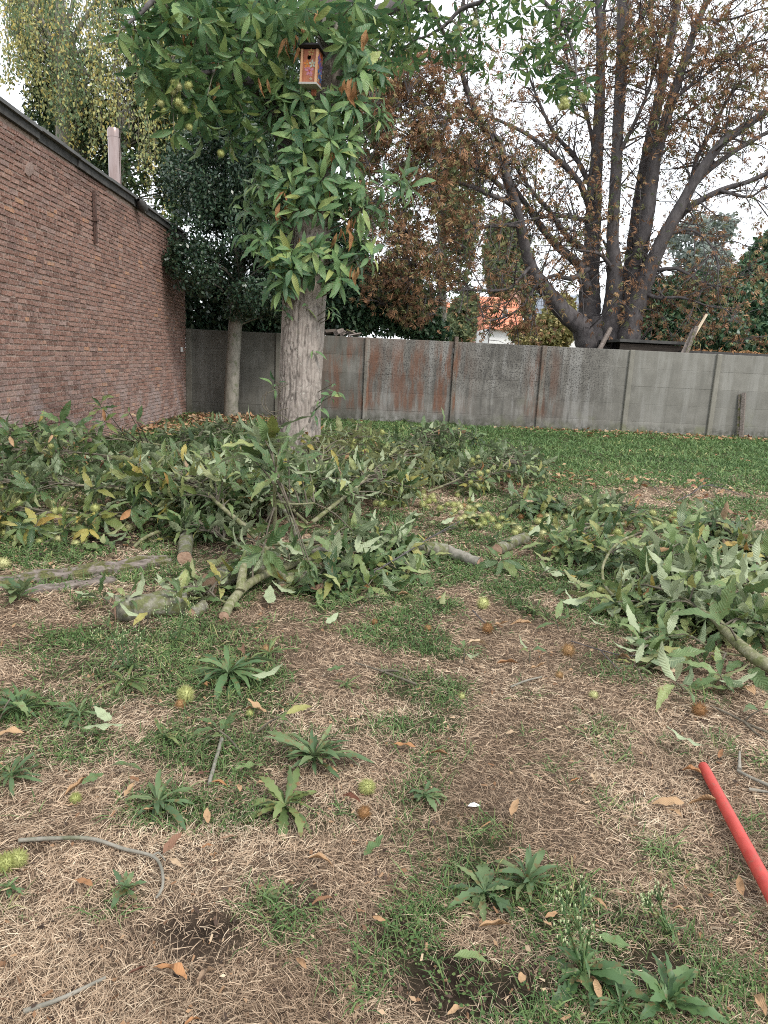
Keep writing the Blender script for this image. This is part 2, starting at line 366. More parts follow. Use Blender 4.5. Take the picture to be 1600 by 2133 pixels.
# ------------------------------------------------------------------ where the lawn is green, straw or bare soil (garden metres)
def blobs(x, y, L):
    s = 0
    for (px, py, rx, ry, a) in L:
        c = G(px, py); m = mpp(c); d = math.hypot(c[0], c[1])
        sx = rx*m; sy = ry*m*np.linalg.norm(c-CAM)/CH
        s = np.maximum(s, a*np.exp(-(((x-c[0])/sx)**2+((y-c[1])/sy)**2))) if a > 0 else s
    return s
GREEN = [(250, 1345, 250, 70, 1.), (60, 1140, 180, 50, 1.), (480, 1420, 200, 60, .8), (860, 1330, 130, 60, .9), (860, 1430, 160, 60, .75), (700, 1240, 90, 40, .6), (930, 1260, 70, 25, .9),
         (1000, 1180, 200, 45, .7), (1090, 1270, 80, 30, .8), (1250, 1190, 120, 60, .8), (330, 1560, 90, 50, .6), (560, 1570, 170, 60, .65), (320, 1680, 140, 40, .6), (590, 1690, 150, 50, .5), (900, 1500, 220, 60, .6),
         (1130, 1530, 160, 50, .55), (880, 1660, 100, 50, .5), (1100, 1440, 140, 40, .35), (880, 1940, 80, 70, .9), (1040, 1860, 180, 80, .6), (1250, 1950, 260, 110, .7), (1000, 1760, 200, 70, .4), (1230, 2090, 300, 70, .7), (560, 1860, 120, 60, .35),
         (250, 1890, 60, 40, .5), (30, 1480, 90, 40, .7), (160, 1490, 80, 30, .5), (560, 1210, 160, 40, .5), (700, 1380, 160, 50, .35), (950, 1060, 200, 40, .35), (1350, 1540, 60, 40, .2), (200, 1440, 160, 50, .45), (1500, 2060, 120, 80, .45), (1380, 1800, 140, 80, .35)]
SOIL = [(930, 2050, 110, 60, .9), (400, 1955, 90, 45, .8), (1370, 2040, 70, 50, .9), (1060, 2065, 80, 40, .7), (250, 1115, 70, 25, .9), (480, 1130, 80, 30, .7), (120, 1530, 120, 40, .35), (820, 1960, 60, 50, .5), (560, 1820, 60, 30, .4), (30, 1780, 80, 40, .6), (640, 1870, 70, 40, .5), (440, 875, 130, 12, .9), (320, 890, 60, 14, .8)]
STRAW = [(1230, 1360, 190, 90, 1.), (800, 1215, 140, 30, .9), (90, 1600, 160, 90, 1.), (1300, 1600, 200, 90, .8), (700, 1420, 80, 40, .5), (1110, 995, 110, 20, .75), (1200, 1000, 110, 14, .3)]
def green(x, y):
    n = fbm(x*1.3+3, y*1.3, o=4); f = fbm(x*5, y*5+9, o=3)
    s = blobs(x, y, GREEN)-.75*blobs(x, y, STRAW)
    lawn = np.clip((y-(7.6+.9*np.clip(2.-x, 0, 4)*.3))/2.2, 0, 1)*.86
    mid = np.clip((y-2.2)/2.5, 0, 1)*.36
    v = np.maximum(np.maximum(s, mid), lawn)+(n-.5)*1.1+(f-.5)*1.0+.09
    return np.clip((v-.18)/.42, 0, 1)
def soil(x, y): return np.clip((blobs(x, y, SOIL)+(fbm(x*2.2+40, y*2.2, o=4)-.5)*1.2-.26)/.4, 0, 1)

xs = np.unique(np.round(np.concatenate([-np.geomspace(6.2, 600, 26)[::-1], np.arange(-6, 12, .09), np.geomspace(12.2, 600, 26)]), 3))
ys = np.unique(np.round(np.concatenate([-np.geomspace(.6, 80, 14)[::-1], np.arange(-.5, 17.5, .09), np.geomspace(17.8, 1500, 30)]), 3))
gx, gy = np.meshgrid(xs, ys); nx, ny = len(xs), len(ys)
ii = (np.arange(ny-1)[:, None]*nx+np.arange(nx-1)[None]).ravel()
gV = np.stack([gx, gy, gz(gx, gy)], -1).reshape(-1, 3)
k = N('soil_and_thatch'); p = k.pos()
straw = k.ramp(k.noise(p, 150, 6, .8), [(.32, (.045, .032, .022)), (.5, (.22, .155, .108)), (.66, (.46, .345, .25))])
dirt = k.ramp(k.noise(p, 28, 5, .7), [(.3, (.03, .022, .016)), (.7, (.095, .066, .048))])
turf = k.ramp(k.noise(p, 40, 5, .7), [(.3, (.035, .042, .02)), (.55, (.085, .095, .045)), (.75, (.19, .165, .095))])
c = k.mix(k.attr('green'), straw, turf); c = k.mix(k.attr('soil'), c, dirt)
M_ground = k.bsdf(c, .95, k.bump(k.noise(p, 130, 6, .85), 1., .03), .1)
ground = struct('ground', mesh('ground', gV, np.stack([ii, ii+1, ii+nx+1, ii+nx], -1), None, M_ground, {'green': green(gx, gy), 'soil': soil(gx, gy)}, smooth=True))

# ------------------------------------------------------------------ grass blades
def blade_mat(name, stops, rough, trans):
    k = N(name); c = k.ramp(k.attr('tint'), stops); c = k.mix(.6, c, k.ramp(k.noise(k.pos(), 3.5, 3), [(.3, .7), (.7, 1.3)]), 'MULTIPLY')
    return k.bsdf(c, rough, None, .25, trans=trans)
M_dry = blade_mat('straw_blade', [(0, (0.128, 0.088, 0.057)), (.3, (0.326, 0.228, 0.153)), (.6, (0.513, 0.385, 0.267)), (.85, (0.676, 0.531, 0.380)), (1, (0.816, 0.700, 0.522))], .7, .2)
M_grn = blade_mat('grass_blade', [(0, (0.057, 0.112, 0.039)), (.45, (0.114, 0.195, 0.066)), (.75, (0.185, 0.274, 0.100)), (.92, (0.314, 0.333, 0.133)), (1, (0.514, 0.447, 0.227))], .5, .3)
rng = np.random.default_rng(7)
def sample(n, ymin, ymax, power):
    """n spots on the lawn, thinning out with distance"""
    u = rng.random(int(n*1.5)); e = 2-power
    y = (ymin**e+u*(ymax**e-ymin**e))**(1/e) if abs(e) > 1e-3 else ymin*(ymax/ymin)**u
    x = rng.uniform(-1, 1, len(y))*(.62*y+.75)+.03*y
    ok = (x > -4.13) & (y < 16.55); x, y = x[ok][:n], y[ok][:n]
    return x, y
def blades(name, x, y, length, width, elev, curve, tint, mat, az=None, lift=0.):
    n = len(x); az = rng.random(n)*2*np.pi if az is None else az
    d = np.stack([np.cos(az)*np.cos(elev), np.sin(az)*np.cos(elev), np.sin(elev)], -1); s = np.stack([-np.sin(az), np.cos(az), np.zeros(n)], -1)
    s = s*np.cos(.6)+np.cross(d, s)*np.sin(rng.uniform(-1, 1, n))[:, None]
    b = np.stack([x, y, gz(x, y)-.004+lift], -1); L = length[:, None]; w = width[:, None]/2
    m = b+d*L*.55; dn = np.array([0, 0, -1.])
    t = m+(d+dn*curve[:, None])*L*.5
    t[:, 2] = np.maximum(t[:, 2], b[:, 2]+.004)
    V = np.stack([b-s*w, b+s*w, m+s*w*.8, m-s*w*.8, t], 1).reshape(-1, 3)
    i = np.arange(n)*5
    me = mesh(name, V, np.stack([i, i+1, i+2, i+3], -1), np.stack([i+3, i+2, i+4], -1), mat, {'tint': np.repeat(tint, 5)})
    return tag(link(name, me), kind='stuff')
def dist(x, y): return np.sqrt(x*x+y*y+CH*CH)
# straw thatch, mostly lying flat
x, y = sample(440000, .95, 10.5, 1.8)
gr, so = green(x, y), soil(x, y)
keep = rng.random(len(x)) < np.clip(1-.6*gr, .2, 1)*np.clip(1-.8*so, .12, 1)*np.clip(1.2-(y-6)/6, .15, 1)
x, y = x[keep], y[keep]; d = dist(x, y); n = len(x)
az = 2*np.pi*(fbm(x*1.8, y*1.8+70, o=2)*1.6+rng.normal(0, .22, n))
blades('dry_grass', x, y, rng.uniform(.012, .052, n)*(1+.06*d), .00095*(1+rng.random(n))*np.maximum(1, d*.42), R(2)+np.abs(rng.normal(0, R(15), n)), rng.uniform(0, .9, n),
       np.clip(rng.beta(2., 2., n)+(fbm(x*2, y*2, o=3)-.5)*.7, 0, 1), M_dry, az, lift=.002+.012*rng.random(n))
# green grass, standing in tufts
x, y = sample(330000, 1.05, 16.6, 1.5)
tuft = fbm(x*7, y*7+31, o=2)
keep = rng.random(len(x)) < green(x, y)*np.clip((tuft-.25)/.3, .2, 1)*np.clip(1-.85*soil(x, y), 0, 1)
x, y = x[keep], y[keep]; d = dist(x, y); n = len(x)
blades('green_grass', x, y, rng.uniform(.04, .12, n)*np.clip(.75+.035*d, .8, 1.2), .0021*(1+rng.random(n))*np.maximum(1, d*.36), R(38)+rng.normal(0, R(16), n), rng.uniform(.25, 1.1, n),
       np.clip(rng.beta(2, 2.6, n)+(fbm(x*1.2, y*1.2, o=3)-.5)*.5, 0, 1), M_grn)
# clover and other low round-leaved ground cover
x, y = sample(110000, 1.0, 9, 1.7)
cl = fbm(x*2.6+11, y*2.6, o=3)
keep = rng.random(len(x)) < np.clip((green(x, y)-.1)*1.4, 0, 1)*np.clip((cl-.42)/.15, 0, 1)*.8
x, y = x[keep], y[keep]; n = len(x)
P = np.stack([x, y, gz(x, y)+rng.uniform(.008, .04, n)], -1); dd = rng.normal(0, 1, (n, 3)); dd[:, 2] *= .25; nn = rng.normal(0, .45, (n, 3)); nn[:, 2] = 1
ROUND = (np.array([[0, 0, 0], [.4, .3, .06], [.42, .75, .04], [0, 1, -.02], [-.42, .75, .04], [-.4, .3, .06]]), np.array([[0, 1, 2, 3], [0, 3, 4, 5]]), np.zeros((6, 2)))
M_clo = blade_mat('clover_leaf', [(0, (.05, .10, .03)), (.5, (.085, .145, .045)), (1, (.15, .21, .07))], .5, .25)
tag(link('clover', scatter_mesh('clover', [ROUND], mats4(P, dd, nn, rng.uniform(.004, .011, n)*np.maximum(1, .34*dist(x, y))), M_clo, rng)), kind='stuff')
# crumbled dead leaves along the foot of the walls and under the thin tree
def litter_spots(n):
    o = []
    for (x0, y0, x1, y1, w, f) in ((-4.1, 12.2, -2.4, 16.4, .5, .45), (-4., 15.6, -2., 16.3, .5, .25), (3.2, 16.3, 9.5, 16.4, .35, .28), (1.2, 9.4, 3.6, 9.0, .9, .12)):
        m = int(n*f); t = rng.random(m); o.append(np.stack([x0+(x1-x0)*t+rng.normal(0, w, m), y0+(y1-y0)*t+rng.normal(0, w*.6, m)], -1))
    o = np.vstack(o); return o[(o[:, 0] > -4.1) & (o[:, 1] < 16.5)]
q = litter_spots(2600); n = len(q)
P = np.stack([q[:, 0], q[:, 1], gz(q[:, 0], q[:, 1])+rng.uniform(.01, .05, n)], -1); dd = rng.normal(0, 1, (n, 3)); dd[:, 2] *= .3; nn = rng.normal(0, .5, (n, 3)); nn[:, 2] = 1
tag(link('leaf_litter', scatter_mesh('leaf_litter', [QUAD], mats4(P, dd, nn, rng.uniform(.05, .12, n)), M_brown, rng)), kind='stuff')

# crumbs of soil, bark and chopped twig lying in the straw
x, y = sample(9000, 1.0, 7, 1.7); n = len(x)
P = np.stack([x, y, gz(x, y)+rng.uniform(.003, .022, n)], -1); dd = rng.normal(0, 1, (n, 3)); dd[:, 2] *= .3; nn = rng.normal(0, .6, (n, 3)); nn[:, 2] += .7
CHIP = (np.array([[-.15, 0, 0], [.15, .1, .06], [.1, 1, 0], [-.12, .9, .1]]), np.array([[0, 1, 2, 3]]), np.zeros((4, 2)))
k = N('crumbs'); M_crumb = k.bsdf(k.ramp(k.rnd(), [(0, (.03, .022, .018)), (.45, (.09, .06, .045)), (.7, (.20, .11, .06)), (.9, (.34, .22, .13)), (1, (.5, .4, .28))]), .9, None, .15)
tag(link('soil_crumbs', scatter_mesh('soil_crumbs', [CHIP, QUAD], mats4(P, dd, nn, rng.uniform(.006, .026, n)*np.maximum(1, .3*dist(x, y))), M_crumb, rng)), kind='stuff')
M_weed2 = leaf_mat('leaf_weed_yellowish', [(0, (.07, .11, .035)), (.5, (.11, .165, .055)), (1, (.18, .22, .08))], (.14, .19, .10), .5, veins=False, spot_amt=.54)
M_weed3 = leaf_mat('leaf_weed_greyish', [(0, (0.061, 0.108, 0.047)), (.5, (0.099, 0.162, 0.068)), (1, (0.165, 0.216, 0.093))], (0.176, 0.227, 0.111), .55, veins=False, spot_amt=.54)
# ------------------------------------------------------------------ brick wall of the neighbouring outbuilding
XW, YF = -4.19, 16.62
rng = np.random.default_rng(11)
wall = thing('brick_wall', 'long old red brick wall with dark sloping roof edge, running back to the concrete fence', 'wall', (XW, 11, 0))
k = N('mortar'); nz = k.noise(None, 30, 4); M_mortar = k.bsdf(k.ramp(nz, [(.3, (.24, .18, .15)), (.7, (.46, .36, .30))]), .95, k.bump(k.noise(None, 90, 4), .7, .008), .1)
k = N('brick'); r = k.rnd(); p = k.pos()
c = k.ramp(r, [(0, (.15, .084, .066)), (.2, (.255, .142, .11)), (.4, (.31, .175, .135)), (.55, (.225, .132, .108)), (.7, (.34, .208, .165)), (.84, (.18, .105, .088)), (.96, (.31, .21, .18)), (.988, (.40, .21, .13)), (1, (.42, .24, .15))])
c = k.mix(.75, c, k.ramp(k.noise(p, 26, 5, .7), [(.25, .5), (.5, 1.), (.75, 1.4)]), 'MULTIPLY')
c = k.mix(k.math('MULTIPLY', k.smooth(k.noise(p, 40, 4, .7), .47, .66), .6), c, (.42, .33, .29))
z = k.xyz()[2]
lime = k.math('MULTIPLY', k.math('SUBTRACT', 1., k.smooth(z, .3, 1.5)), k.smooth(k.noise(p, 2.2, 4, .6), .42, .62))
c = k.mix(k.math('MULTIPLY', lime, .6), c, (.36, .32, .31))
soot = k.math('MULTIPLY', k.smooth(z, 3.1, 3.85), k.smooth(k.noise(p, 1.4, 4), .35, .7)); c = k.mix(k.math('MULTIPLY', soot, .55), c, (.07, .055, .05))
M_brick = k.bsdf(c, .9, k.bump(k.noise(p, 75, 5, .7), .9, .012), .15)
def roof_z(y): return 3.99-.0165*(y-8.7)
g = Geo()
y0, y1 = 2.5, YF+.02
for (ya, yb) in ((y0, 9.5), (9.5, y1)):
    V = [[XW-.012, ya, -.15], [XW-.012, yb, -.15], [XW-.012, yb, roof_z(yb)-.12], [XW-.012, ya, roof_z(ya)-.12], [XW-3, ya, -.15], [XW-3, yb, -.15], [XW-3, yb, roof_z(yb)-.12], [XW-3, ya, roof_z(ya)-.12]]
    g.add(V, [[0, 1, 2, 3], [5, 4, 7, 6], [0, 3, 7, 4], [1, 5, 6, 2]])
link('mortar', g.mesh('mortar', M_mortar), wall)
CRS, BL = .0668, .213
bricks = []
z = .0; row = 0
while z < 3.95:
    y = y0+.02+(row % 2)*BL*.5-rng.random()*.05
    head = rng.random() < .3
    while y < y1:
        L = BL*(.5 if (head and rng.random() < .75) or rng.random() < .12 else 1)*rng.uniform(.94, 1.05)
        if z+CRS < roof_z(y)-.13: bricks.append((y, min(L, y1-y), z+rng.normal(0, .0025)))
        y += L
    z += CRS; row += 1
def brick_geo(y, L, z):
    g = Geo(); h = CRS-rng.uniform(.012, .017); l = max(.02, L-rng.uniform(.010, .02)); pr = rng.uniform(-.004, .009)
    P = np.array([[XW-.03, 0, 0], [XW-.03, l, 0], [XW-.03, l, h], [XW-.03, 0, h], [XW+pr, .004, .003], [XW+pr, l-.004, .003], [XW+pr, l-.004, h-.003], [XW+pr, .004, h-.003]])+rng.normal(0, .0022, (8, 3))
    P += [0, y, z]
    return P, [[4, 5, 6, 7], [0, 1, 5, 4], [3, 7, 6, 2], [0, 4, 7, 3], [1, 2, 6, 5]]
B = np.array(bricks); c = np.stack([np.full(len(B), XW), B[:, 0]+B[:, 1]/2, B[:, 2]+.03], -1); P = proj(c)
vis = (P[:, 0] > -5) & (P[:, 2] > .5) & (P[:, 1] < 905) & (P[:, 1] > 150)
order = np.argsort(-np.where(vis, B[:, 1]*(-XW)/np.maximum(P[:, 2], 1)**2, 0)); top = set(order[:300].tolist())
g = Geo(); shared = []
for j in range(24):
    V, Q = brick_geo(0, BL*(1 if j < 16 else .5), 0); shared.append((mesh('brick', V-[XW, 0, 0], Q, None, M_brick, {'tint': np.zeros(8)}), BL*(1 if j < 16 else .5)))
for i, (y, L, z) in enumerate(bricks):
    if i in top:
        j = rng.integers(0, 16) if L > .16 else rng.integers(16, 24)
        link('brick', shared[j][0], wall, Matrix.Translation((XW, y, z)) @ Matrix.Diagonal((1, L/shared[j][1], 1, 1)))
    else:
        V, Q = brick_geo(y, L, z); g.add(V, Q, a=rng.random())
tag(link('brickwork', g.mesh('brickwork', M_brick), wall), kind='stuff')
k = N('roof_felt'); M_felt = k.bsdf(k.ramp(k.noise(None, 8, 5, .65), [(.3, (.035, .034, .033)), (.65, (.085, .083, .078)), (.8, (.15, .155, .12))]), .8, k.bump(k.noise(None, 40, 3), .4, .01), .3)
k = N('roof_trim'); M_trim = k.bsdf(k.ramp(k.noise(None, 6, 5, .65, stretch=(1, .3, 1)), [(.3, (.06, .06, .06)), (.7, (.17, .17, .165))]), .6, None, .4)
def along(name, mat, x0, x1, dz0, dz1, n=12, j=.006):
    e = np.linspace(y0, y1+.03, n+1)
    for ya, yb in zip(e[:-1], e[1:]):        # lengths of edging, none quite in line
        a, b, c_ = rng.normal(0, j, 3)
        V = [[x+c_*(x > XW), y, roof_z(y)+dz+(a if y == ya else b)] for y in (ya, yb-.004) for x in (x0, x1) for dz in (dz0, dz1)]
        link(name, mesh(name, V, [[0, 1, 3, 2], [4, 6, 7, 5], [0, 4, 5, 1], [2, 3, 7, 6], [1, 5, 7, 3], [0, 2, 6, 4]], None, mat), wall)
along('fascia', M_felt, XW-.02, XW+.035, -.135, -.03)
along('roof_edge', M_trim, XW-.14, XW+.075, -.03, .012)
along('roof_deck', M_felt, XW-3.1, XW-.16, -.1, -.012, 1, 0)
g = Geo()
for i in range(60):   # moss and leaves caught on the edge
    y = rng.uniform(8.3, 15.5); s = rng.uniform(.015, .05)
    g.box((XW-rng.uniform(0, .12), y, roof_z(y)+.012+s*.3), (s*1.5, s*2.2, s), Matrix.Rotation(rng.uniform(0, 3), 3, 'Z'), jit=.006, rng=rng)
link('moss', g.mesh('moss', M_moss), wall)['kind'] = 'stuff'
q = AX(293, 432, XW+.1)     # the outlet lip under the far end of the edge
V, Q, T = tube_geo([q+[0, -.12, .1], q+[0.02, -.02, .06], q+[.03, .1, -.02], q+[.02, .16, -.05]], [.03, .075, .075, .03], 8)
link('outlet', mesh('outlet', V, Q, None, M_felt, smooth=True), wall)
k = N('rusty_iron'); M_rust = k.bsdf(k.ramp(k.noise(None, 40, 4), [(.3, (.05, .032, .028)), (.7, (.14, .085, .068))]), .8, k.bump(k.noise(None, 60, 3), .5, .006), .3)
a, b = AX(195, 398, XW+.02), AX(198, 506, XW+.02)
g = Geo(); yb = (a[1]+b[1])/2; g.box((XW+.03, yb, (a[2]+b[2])/2), (.035, .06, a[2]-b[2]), jit=.003, rng=rng); g.box((XW+.045, yb, (a[2]*.45+b[2]*.55)), (.05, .09, .05)); 
link('wall_anchor', g.mesh('wall_anchor', M_rust), wall)
k = N('cement_patch'); M_patch = k.bsdf(k.ramp(k.noise(None, 25, 4), [(.3, (.22, .155, .13)), (.7, (.31, .235, .205))]), .9, k.bump(k.noise(None, 60, 3), .6, .01), .1)
q = AX(63, 352, XW+.02); th = np.arange(14)*2*np.pi/14; rr = (1+.15*np.sin(th*2+1)+rng.normal(0, .06, 14))
V = np.stack([np.zeros(14), np.cos(th)*.1*rr, np.sin(th)*.085*rr+np.cos(th)*.03], -1)+q+[-.006, 0, 0]; V = np.vstack([V, V-[.03, 0, 0], V.mean(0)+[.006, 0, 0]])
link('cement_patch', mesh('cement_patch', V, [[i, (i+1) % 14, (i+1) % 14+14, i+14] for i in range(14)], [[(i+1) % 14, i, 28] for i in range(14)], M_patch), wall)
q = AX(377, 728, XW+.02); g = Geo(); g.box(q+[.02, 0, 0], (.03, .09, .1)); k = N('white_plastic'); M_white = k.bsdf((.62, .62, .60), .5)
link('junction_box', g.mesh('junction_box', M_white), wall)

# flue pipe standing on the roof behind the edge
k = N('copper_pipe'); M_cop = k.bsdf(k.ramp(k.noise(None, 5, 4, .6, stretch=(3, 3, .4)), [(.3, (.25, .18, .16)), (.7, (.37, .30, .28))]), .24, k.bump(k.noise(None, 8, 2), .1, .02), .6, .9)
a = AX(241, 398, XW-.35); b = AX(238, 269, XW-.35); r = 12.5*mpp(b)
flue = thing('flue_pipe', 'shiny copper coloured flue pipe rising above the brick wall roof edge', 'flue pipe', (a[0], a[1], a[2]-.2))
H = b[2]-a[2]+.15
V, Q, T = tube_geo(np.array([[a[0], a[1], a[2]-.3], [a[0], a[1], a[2]+H*.5], [a[0], a[1], b[2]-.13]]), [r]*3, 24)
link('pipe', mesh('pipe', V, Q, None, M_cop, smooth=True), flue)
g = Geo(); g.tube([[a[0], a[1], b[2]-.14], [a[0], a[1], b[2]-.03], [a[0], a[1], b[2]]], [r*1.07, r*1.07, r*.95], 24); link('cap', g.mesh('cap', M_cop, True), flue)
g = Geo(); g.box((a[0]+r*.99, a[1]-r*.1, (a[2]+b[2])/2-.2), (.012, .025, H)); link('seam', g.mesh('seam', M_cop), flue)

# ------------------------------------------------------------------ concrete slab fence
HF = 1.866; BAY = 2.0; XF = -4.134
fence = thing('concrete_fence', 'grey concrete slab fence with slim posts and rusty stains, across the back of the lawn', 'fence', (3, YF, 0))
k = N('concrete_slab'); p = k.pos(); X, Y_, Z = k.xyz()
base = k.ramp(k.noise(p, 3.5, 6, .65), [(.25, (.095, .089, .08)), (.5, (.155, .147, .132)), (.75, (.235, .225, .205))])
c = k.mix(.6, base, k.ramp(k.noise(p, 55, 4, .7), [(.3, .7), (.7, 1.25)]), 'MULTIPLY')
streak = k.noise(p, 5.5, 4, .6, stretch=(1, 1, .1)); c = k.mix(k.math('MULTIPLY', k.smooth(streak, .48, .66), .5), c, (.31, .305, .29))
streak2 = k.noise(p, 8, 4, .6, stretch=(1, 1, .12)); c = k.mix(k.math('MULTIPLY', k.smooth(streak2, .52, .7), .6), c, (.075, .072, .066))
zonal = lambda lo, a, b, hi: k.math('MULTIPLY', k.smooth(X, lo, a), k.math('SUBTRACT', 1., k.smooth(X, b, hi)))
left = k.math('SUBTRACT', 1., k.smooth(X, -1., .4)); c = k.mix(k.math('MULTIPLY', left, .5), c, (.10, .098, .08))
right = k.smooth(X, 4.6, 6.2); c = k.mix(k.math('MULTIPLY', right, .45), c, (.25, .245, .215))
lichen = k.math('MULTIPLY', k.math('MULTIPLY', k.smooth(k.noise(p, 34, 3, .7), .50, .60), k.smooth(Z, .35, 1.1)), zonal(-.6, .2, 4.8, 6.)); c = k.mix(k.math('MULTIPLY', lichen, .85), c, (.045, .043, .042))
rustz = k.math('MAXIMUM', k.math('MULTIPLY', zonal(.1, .6, 1.35, 2.6), .85), k.math('MAXIMUM', k.math('MAXIMUM', zonal(-1.4, -.6, .1, .3), k.math('MULTIPLY', zonal(3.4, 3.7, 3.9, 4.6), .7)), zonal(1.35, 1.45, 1.95, 2.1)))
rustn = k.smooth(k.noise(p, 4.2, 5, .65, stretch=(1, 1, .16)), .42, .58)
rust = k.math('MULTIPLY', k.math('MULTIPLY', rustn, rustz), k.math('MULTIPLY', k.smooth(Z, .15, .4), k.math('SUBTRACT', 1., k.math('MULTIPLY', k.smooth(Z, 1.4, 1.8), .6))))
c = k.mix(k.math('MULTIPLY', rust, .9), c, k.ramp(k.noise(p, 30, 4), [(.3, (.11, .055, .036)), (.7, (.20, .105, .07))]))
foot = k.math('MULTIPLY', k.math('SUBTRACT', 1., k.smooth(Z, .02, .28)), k.smooth(k.noise(p, 9, 5, .7), .38, .6)); c = k.mix(k.math('MULTIPLY', foot, .8), c, (.06, .062, .045))
algae = k.math('MULTIPLY', k.math('MULTIPLY', k.math('SUBTRACT', 1., k.smooth(Z, .1, .9)), k.smooth(k.noise(p, 2.2, 4), .5, .7)), k.smooth(X, 2.6, 3.4)); c = k.mix(k.math('MULTIPLY', algae, .5), c, (.17, .18, .10))
tintr = k.n('ObjectInfo').outputs['Random']; c = k.mix(1., c, k.ramp(tintr, [(0, .90), (1, 1.08)]), 'MULTIPLY')
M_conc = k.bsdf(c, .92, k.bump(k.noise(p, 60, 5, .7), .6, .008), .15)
M_post = M_conc.copy(); M_post.name = 'concrete_post'
for nd in M_post.node_tree.nodes:
    if nd.type == 'VALTORGB' and nd.inputs[0].is_linked and nd.inputs[0].links[0].from_node.type == 'OBJECT_INFO':
        nd.color_ramp.elements[0].color = (1.06, 1.05, 1.01, 1); nd.color_ramp.elements[1].color = (1.17, 1.15, 1.1, 1)
heights = [(-.15, .262), (.262, .664), (.664, 1.066), (1.066, 1.468), (1.468, HF)]
def slab(x0, x1, z0, z1, y, t, ch=.008):
    P = []
    for (yy, e) in ((y+t, 0), (y+ch, 0), (y, ch)):
        q = .003 if e else 0; P += [[x0+e, yy, z0+e*.6+q], [x1-e, yy, z0+e*.6+q], [x1-e, yy, z1-e*.6-q], [x0+e, yy, z1-e*.6-q]]
    Q = [[8, 9, 10, 11]]
    for a in (0, 4): Q += [[a+i, a+(i+1) % 4, a+4+(i+1) % 4, a+4+i] for i in range(4)]
    Q += [[3, 2, 1, 0]]
    return np.array(P), Q
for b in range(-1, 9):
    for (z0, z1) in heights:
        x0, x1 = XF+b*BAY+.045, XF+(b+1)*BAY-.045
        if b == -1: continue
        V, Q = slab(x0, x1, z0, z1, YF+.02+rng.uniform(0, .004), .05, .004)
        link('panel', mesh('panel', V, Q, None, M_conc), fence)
for b in range(0, 10):
    x = XF+b*BAY; w = .062 if b else .075
    h = HF+.005 if b != 3 else HF+.11
    V, Q = slab(x-w*.75, x+w*1.05, -.2, h, YF-.03, .13, .012)
    if b == 3: V[:, 0] = x+(V[:, 0]-x)*np.where(V[:, 2] > HF, .75, 1)
    link('post', mesh('post', V, Q, None, M_post), fence)
# a weathered stake leaning on the fence at the right
a, b = A(1545, 908, YF-.12), A(1550, 818, YF-.05)
st = thing('wooden_stake', 'short grey weathered wooden stake leaning against the concrete fence at the right', 'stake', (a[0], a[1], 0))
g = Geo(); g.tube([[a[0], a[1], -.1], (a+b)/2, b], [.055, .052, .05], 4, rough=.1); link('post', g.mesh('stake', M_plank), st)
g = Geo(); g.tube([[a[0]-.05, a[1]+.04, -.1], [b[0]-.07, b[1]+.05, b[2]-.04]], [.03, .03], 4, rough=.1); link('slat', g.mesh('slat', M_beam), st)

# ------------------------------------------------------------------ behind the fence: sheds, planks, houses
k = N('dark_planks'); M_dpl = k.bsdf(k.ramp(k.noise(None, 6, 5, .7, stretch=(.4, 1, 5)), [(.3, (.045, .038, .032)), (.7, (.13, .105, .085))]), .85, None, .2)
def obox(name, mat, parent, px0, px1, py0, py1, Y, depth, Mx=None):
    a, b = A(px0, py1, Y), A(px1, py0, Y); g = Geo(); g.box(((a[0]+b[0])/2, Y+depth/2, (a[2]+b[2])/2), (abs(b[0]-a[0]), depth, abs(b[2]-a[2])), Mx); return link(name, g.mesh(name, mat), parent)
shed = thing('garden_shed', 'low dark boarded shed behind the fence, right of the multi-stemmed tree', 'shed', (8, 18.6, 0))
zs = A(1350, 712, 18)[2]; xa, xb = A(1292, 715, 18)[0], A(1422, 722, 18)[0]
for i in range(4):
    g = Geo(); g.box(((xa+xb)/2, 18.0+.012*i, zs-.06-.22*i-.11), (xb-xa, .03, .21)); link('plank', g.mesh('plank', M_dpl), shed)
g = Geo(); g.box(((xa+xb)/2, 18.9, .9), (xb-xa, 1.7, 1.8)); link('body', g.mesh('body', M_dpl), shed)
g = Geo(); g.box(((xa+xb)/2, 18.8, zs+.0), (xb-xa+.15, 1.95, .07)); link('roof', g.mesh('roof', M_felt), shed)
for (px, w, lb) in ((1309, 4, 'first picket tip in the left trio above the fence'), (1314, 5, 'middle picket tip in the left trio above the fence'), (1320, 5, 'last picket tip in the left trio above the fence'), (1332, 4, 'lone picket tip between the two trios above the fence'), (1346, 4, 'first picket tip in the right trio above the fence'), (1352, 6, 'middle picket tip in the right trio above the fence'), (1358, 5, 'last picket tip in the right trio above the fence'), (1370, 4, 'lone picket tip at the right end, above the fence')):
    a = A(px, 735, 17.3); s = mpp(a); t = thing('picket', 'grey painted '+lb, 'picket', (a[0], 17.3, 0), 'grey pickets behind the fence')
    hh = A(px, 721+rng.uniform(0, 3), 17.3)[2]; g = Geo(); g.box((0, 0, hh/2), (w*s, .02, hh)); g.add(np.array([[-w*s/2, -.01, hh], [w*s/2, -.01, hh], [w*s*.2, -.01, hh+.03]]), None, [[0, 1, 2]])
    k = bpy.data.materials.get('grey_paint') or N('grey_paint').bsdf((.42, .44, .50), .6); link('board', g.mesh('picket', k), t)
xa, xb = A(1428, 735, 17.6)[0], A(1600, 745, 17.6)[0]+2.5; zr = A(1500, 736, 17.6)[2]
sh2 = thing('flat_roof_shed', 'flat shed roof carpeted with moss and fallen leaves just above the fence, far right', 'shed', ((xa+xb)/2, 18.6, 0))
